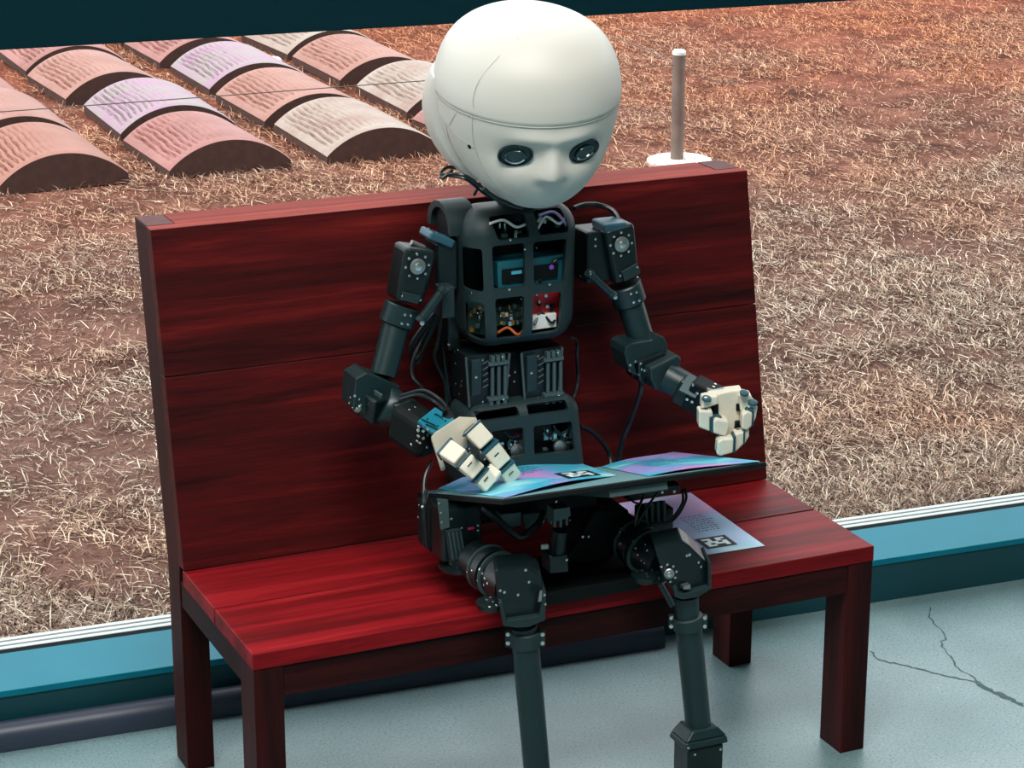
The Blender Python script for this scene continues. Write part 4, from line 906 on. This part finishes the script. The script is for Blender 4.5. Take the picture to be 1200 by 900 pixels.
# cables beside the torso and down to the seat
for q, r in (([(752,446,.25),(750,462,.25),(739,492,.28),(730,515,.29),(724,542,.29),(722,560,.27)], .0045), ([(668,396,.30),(676,400,.33),(676,420,.34),(677,445,.35),(672,466,.33),(664,478,.29)], .0028), ([(680,500,.31),(692,505,.31),(704,516,.31),(714,532,.31),(718,556,.29)], .004),
             ([(518,345,.33),(505,375,.33),(490,395,.33),(481,415,.33),(490,425,.33),(497,405,.33),(512,370,.33)], .0035), ([(522,350,.33),(508,385,.33),(489,420,.33),(481,408,.33),(492,388,.33),(515,360,.33)], .0035),
             ([(520,360,.34),(514,400,.34),(510,420,.34),(522,450,.34),(524,480,.34)], .004), ([(526,365,.34),(519,395,.34),(522,430,.34),(527,470,.34)], .0045), ([(500,575,.12),(497,595,.10),(499,640,.10)], .004), ([(506,540,.15),(498,560,.14),(497,590,.12)], .003)):
    bm = B(); cable(bm, [at(*p) for p in q], r, 8, 6); obj('cable', bm, CB, robot, smooth=True)
arm_block('side_pack', at(526,368,.335), (0,0,1), (0,-1,0), .11, .045, .022, K, robot, .004)
screws(robot, [at(a, b_, .30) for a, b_ in ((526,404),(532,412),(537,410),(541,447))], fn, .0022)

# --- hips and thighs under the board
hipR = obj('hip_servo', obox(B(), at(533,618,.10), (0,0,1), (0,-1,0), .085, .06, .065), K, robot, bevel=.004)
bm = B(); prism(bm, [at(a, b_, .065) for a, b_ in ((513,585),(525,586),(527,618),(517,621))], (0,.004,0)); obj('hip_plate', bm, KG, hipR)
bm = B(); prism(bm, [at(a, b_, .064) for a, b_ in ((523,622),(540,620),(548,654),(528,659))], (0,.03,0)); obj('finned_motor', bm, KM, hipR, bevel=.001)
for k in range(4):
    bm = B(); cable(bm, [at(526+k*4.6, 624-k*.4, .0635), at(531+k*4.6, 656-k*1.0, .0635)], .0013, 5, 0); obj('motor_fin', bm, KG, hipR)
bm = B(); lathe(bm, at(540,667,.08), (0,0,1), [(0,.030),(.004,.034),(.010,.034),(.012,.02),(.03,.018)], 28); obj('hip_disc', bm, K, robot, smooth=True)
screws(robot, [at(a, b_, .062) for a, b_ in ((515,590),(517,601),(518,612),(528,586),(534,586),(541,619),(560,616),(560,622),(529,608),(548,670),(553,669),(495,594),(491,592),(490,606))], fn, .0022)
bm = B(); box(bm, *[v for v in ()]) if False else None; bm.free()
bm = B(); prism(bm, [at(a, b_, .064) for a, b_ in ((548,618.5),(555,617.5),(555,619.5),(548,620.5))], (0,-.002,0)); obj('red_label', bm, mat('magenta_label', srgb(210,30,90), .5), hipR)
arm_block('hip_side_block', at(512,612,.14), (0,0,1), (0,-1,0), .075, .05, .045, KD, robot, .004)
bm = B(); cable(bm, [at(566,595,.04), at(575,602,.03), at(598,622,.03), at(612,628,.03), at(630,615,.03), at(638,600,.04)], .006, 8, 6); obj('lap_cable', bm, CB, robot, smooth=True)
for (px, w1, w2) in ((599,24,22), (625,20,18)):
    bm = B(); prism(bm, [at(px-12, 603, .05), at(px+12, 600, .05), at(px+12, 616, .05), at(px-10, 620, .05)], (0,.02,0)); obj('frame_gusset', bm, KG, robot, bevel=.001)
bm = B(); prism(bm, [at(a, b_, .07) for a, b_ in ((560,590),(700,572),(700,592),(560,612))], (0,.05,0)); obj('lap_frame', bm, KD, robot, bevel=.002)
# centre strut
for q, r in (([(656,622),(652,655)], .0125),):
    bm = B(); tube(bm, at(*q[0], .0), at(*q[1], .0), r, n=20); st = obj('strut', bm, K, robot, smooth=True)
bm = B(); prism(bm, [at(a, b_, -.015) for a, b_ in ((649,597),(668,594),(669,605),(666,606),(666,616),(663,616),(663,608),(659,609),(659,618),(656,618),(656,610),(652,611),(652,618),(649,618)) ], (0,.025,0)); obj('strut_clevis', bm, KG, st, bevel=.0008)
bm = B(); prism(bm, [at(a, b_, -.015) for a, b_ in ((644,653),(665,650),(666,670),(645,672))], (0,.03,0)); obj('strut_foot', bm, KM, st, bevel=.001)
screws(st, [at(a, b_, -.017) for a, b_ in ((637,612),(646,612),(652,588),(668,609),(641,659),(645,652),(664,656),(634,668),(640,668),(683,629),(690,629))], fn, .0022)
bm = B(); prism(bm, [at(a, b_, .0) for a, b_ in ((635,639),(643,638),(643,643),(635,644))], (0,.004,0)); obj('white_tag', bm, WH, robot)
# seat mount: black wedge foot that carries the pelvis
bm = B(); sm = [(684,589,.10),(724,588,.10),(726,640,.07),(712,664,.05),(668,668,.03),(676,640,.06)]
P = [at(a, b_, c) for a, b_, c in sm]; prism(bm, [V((p.x, .06, p.z)) for p in P], (0,.07,0)); smt = obj('seat_mount', bm, KD, robot, bevel=.003)
q = [atz(a, b_, .3605) for a, b_ in ((636,712),(752,692),(706,650),(610,672))]
q = [V((p.x, max(p.y, -.012), .3605)) for p in q]
bm = B(); prism(bm, q, (0,0,.022)); obj('mount_foot', bm, KD, smt, bevel=.003)
bm = B(); tube(bm, at(702,594,.08), at(702,612,.08), .006, n=10); obj('mount_bolt', bm, AL, smt, smooth=True)
# legs
def leg(side, hip, knee, yk, coll, tb, tip):
    h = at(*hip[0], hip[1]); k = at(*knee, yk); d = (k-h).normalized()
    bm = B(); lathe(bm, h, d, [(0,.030),((k-h).length*.35,.033),((k-h).length*.36,.036),((k-h).length*.48,.036),((k-h).length*.49,.032),((k-h).length*.9,.032)], 28); th = obj('thigh', bm, K, robot, smooth=True)
    for f_ in (.30, .55):
        c = h+d*((k-h).length*f_); bm = B(); lathe(bm, c, d, [(0,.0335),(.0006,.0372),(.0018,.0372),(.0024,.0335)], 28); obj('thigh_ring', bm, KG, th, smooth=True)
    return th, k, d
def knee(poly, uq, Y, sp):
    bm = B(); prism(bm, [at(a, b_, Y) for a, b_ in poly], (.02,.055,0)); kn = obj('knee_servo', bm, K, robot, bevel=.004)
    bm = B(); prism(bm, [at(a, b_, Y-.012) for a, b_ in uq], (.02,.06,0)); br = obj('knee_bracket', bm, KM, robot, bevel=.0012)
    screws(kn, [at(a, b_, Y-.002) for a, b_ in sp], fn, .0024); return kn
thR, _, _ = leg(-1, ((556,655), .06), (606,688), -.055, None, None, None)
knee([(580,668),(618,664),(634,672),(637,700),(632,722),(592,728),(584,706)], [(585,706),(589,705),(594,728),(632,722),(636,695),(640,693),(639,727),(620,735),(606,736),(590,734)], -.085, [(586,692),(591,694),(607,697),(620,682),(616,668),(634,670)])
bm = B(); lathe(bm, at(576,712,-.06), (0,0,1), [(0,.020),(.005,.023),(.010,.023),(.012,.015)], 24); obj('knee_disc', bm, K, robot, smooth=True)
screws(robot, [at(a, b_, -.09) for a, b_ in ((562,667),(565,672),(568,678),(571,684),(567,686),(560,680),(575,700),(578,705),(571,703),(574,711),(582,709),(638,697),(639,708))], fn, .0022)
bm = B(); prism(bm, [at(a, b_, -.099) for a, b_ in ((632,692),(635,691),(634,704),(630,705))], (0,-.002,0)); obj('knee_plate', bm, AL, robot)
thL, _, _ = leg(1, ((722,618), .08), (786,668), -.055, None, None, None)
knee([(766,640),(800,633),(810,640),(828,658),(830,690),(792,698),(778,680)], [(789,690),(793,688),(797,697),(830,688),(830,660),(833,658),(834,690),(818,700),(800,703),(791,700)], -.085, [(805,651),(819,659),(808,650),(822,664)])
ring_screws(robot, at(782,672,-.09), (-.3,-.9,.1), .014, 9, .0022); horn(robot, at(784,672,-.088), (-.3,-.9,.1), .008)
bm = B(); prism(bm, [at(a, b_, -.098) for a, b_ in ((801,687),(809,685),(809,690),(801,691))], (0,.01,0)); obj('knee_plate', bm, AL, robot)
bm = B(); lathe(bm, at(757,680,-.05), (0,0,1), [(0,.020),(.005,.023),(.010,.023),(.012,.015)], 24); obj('knee_disc', bm, K, robot, smooth=True)
screws(robot, [at(a, b_, -.09) for a, b_ in ((742,634),(745,642),(747,650),(751,657),(756,638),(758,645),(755,660),(758,672),(764,668),(759,675),(752,668),(746,669),(727,624),(727,619),(727,637))], fn, .0022)
bm = B(); cable(bm, [at(773,684,-.09), at(779,695,-.09), at(787,710,-.085)], .0035, 8, 4); obj('knee_cable', bm, CB, robot, smooth=True)
bm = B(); cable(bm, [at(776,684,-.088), at(783,696,-.088), at(790,709,-.083)], .002, 8, 4); obj('knee_cable', bm, KG, robot, smooth=True)
def shin(top, c0, c1, bottom, Y, neck):
    n0 = at(*top, Y); a = at(*c0, Y); b_ = at(*c1, Y); e = at(*bottom, Y-.01); ax = (e-n0).normalized()
    bm = B(); tube(bm, n0, a, .0195, .0185, 28); nk = obj('shin_neck', bm, KS, robot, smooth=True)
    L_ = (b_-a).length; bm = B(); lathe(bm, a, b_-a, [(0,.0215),(.0015,.0235),(L_-.0015,.0235),(L_,.0215)], 32); cl = obj('shin_collar', bm, KM, robot, smooth=True)
    for s in (-1, 1):
        c = (a+b_)/2+rgt*(s*.0255); bm = B(); obox(bm, c, (0,0,1), towards, L_*.95, .012, .008); ca = obj('collar_lug', bm, KM, cl, bevel=.001)
        screws(ca, [c+V((0,0,t))+towards*.0062 for t in (.007, -.007)], towards, .0034)
    bm = B(); tube(bm, b_, e, .0205, .0200, 32); obj('shin_tube', bm, KS, robot, smooth=True); return e, ax
eR_, _ = shin((614,733), (615,739), (616,757), (632,934), -.07, 0)
eL_, _ = shin((804,698), (805,721), (807,736), (819,856), -.07, 0)
for e, flag in ((eR_, 0), (eL_, 1)):
    bm = B(); pts = []
    for dz, hx, hy_ in ((.012,.022,.022),(-.004,.036,.026),(-.016,.038,.028)):
        pts.append([V((e.x+sx2*hx, e.y+sy2*hy_, e.z+dz)) for sx2, sy2 in ((-1,-1),(1,-1),(1,1),(-1,1))])
    hexa(bm, pts[1]+pts[0]); hexa(bm, pts[2]+[p+V((0,0,-.0005)) for p in pts[1]]); ak = obj('ankle_bracket', bm, KS, robot, bevel=.003, seg=3)
    bm = B(); box(bm, e.x-.031, e.x+.031, e.y-.024, e.y+.024, .028, e.z-.017); obj('ankle_servo', bm, K, ak, bevel=.003)
    screws(ak, [V((e.x-.034,e.y-.029,e.z-.010)), V((e.x-.02,e.y-.025,e.z-.026)), V((e.x+.025,e.y-.025,e.z-.026))], fn, .0024)
    bm = B(); box(bm, e.x-.045, e.x+.045, e.y-.13, e.y+.06, .0004, .027); obj('foot', bm, KM, robot, bevel=.008, seg=3)
# right-hand hip block below the board
hipL = obj('hip_servo', obox(B(), at(766,612,.06), (0,0,1), (0,-1,0), .055, .04, .050), K, robot, bevel=.003)
for k in range(4):
    bm = B(); cable(bm, [at(757+k*7, 590-k, .036), at(757+k*7, 614-k, .036)], .0025, 6, 0); obj('guide_rod', bm, KG, hipL)
bm = B(); prism(bm, [at(a, b_, .05) for a, b_ in ((737,576),(797,567),(797,578),(737,588))], (0,.04,0)); obj('hip_bridge', bm, K, hipL, bevel=.002)
screws(hipL, [at(a, b_, .034) for a, b_ in ((777,581),(795,578),(790,576),(776,577))], fn, .0026)
for q, r in (([(803,572,.04),(804,585,.03),(797,600,.03),(787,612,.03)], .0022), ([(800,573,.04),(800,588,.03),(792,602,.03),(784,610,.03)], .002), ([(770,578,.03),(760,592,.02),(750,610,.02),(748,618,.02)], .002), ([(755,580,.03),(748,596,.02),(745,612,.02),(744,622,.02)], .0022), ([(728,621,.03),(745,620,.02),(760,615,.02),(785,612,.02)], .0024), ([(738,582,.04),(742,588,.03),(748,590,.03)], .0018)):
    bm = B(); cable(bm, [at(*p) for p in q], r, 7, 6); obj('hip_cable', bm, CB, robot, smooth=True)

seat_screws()
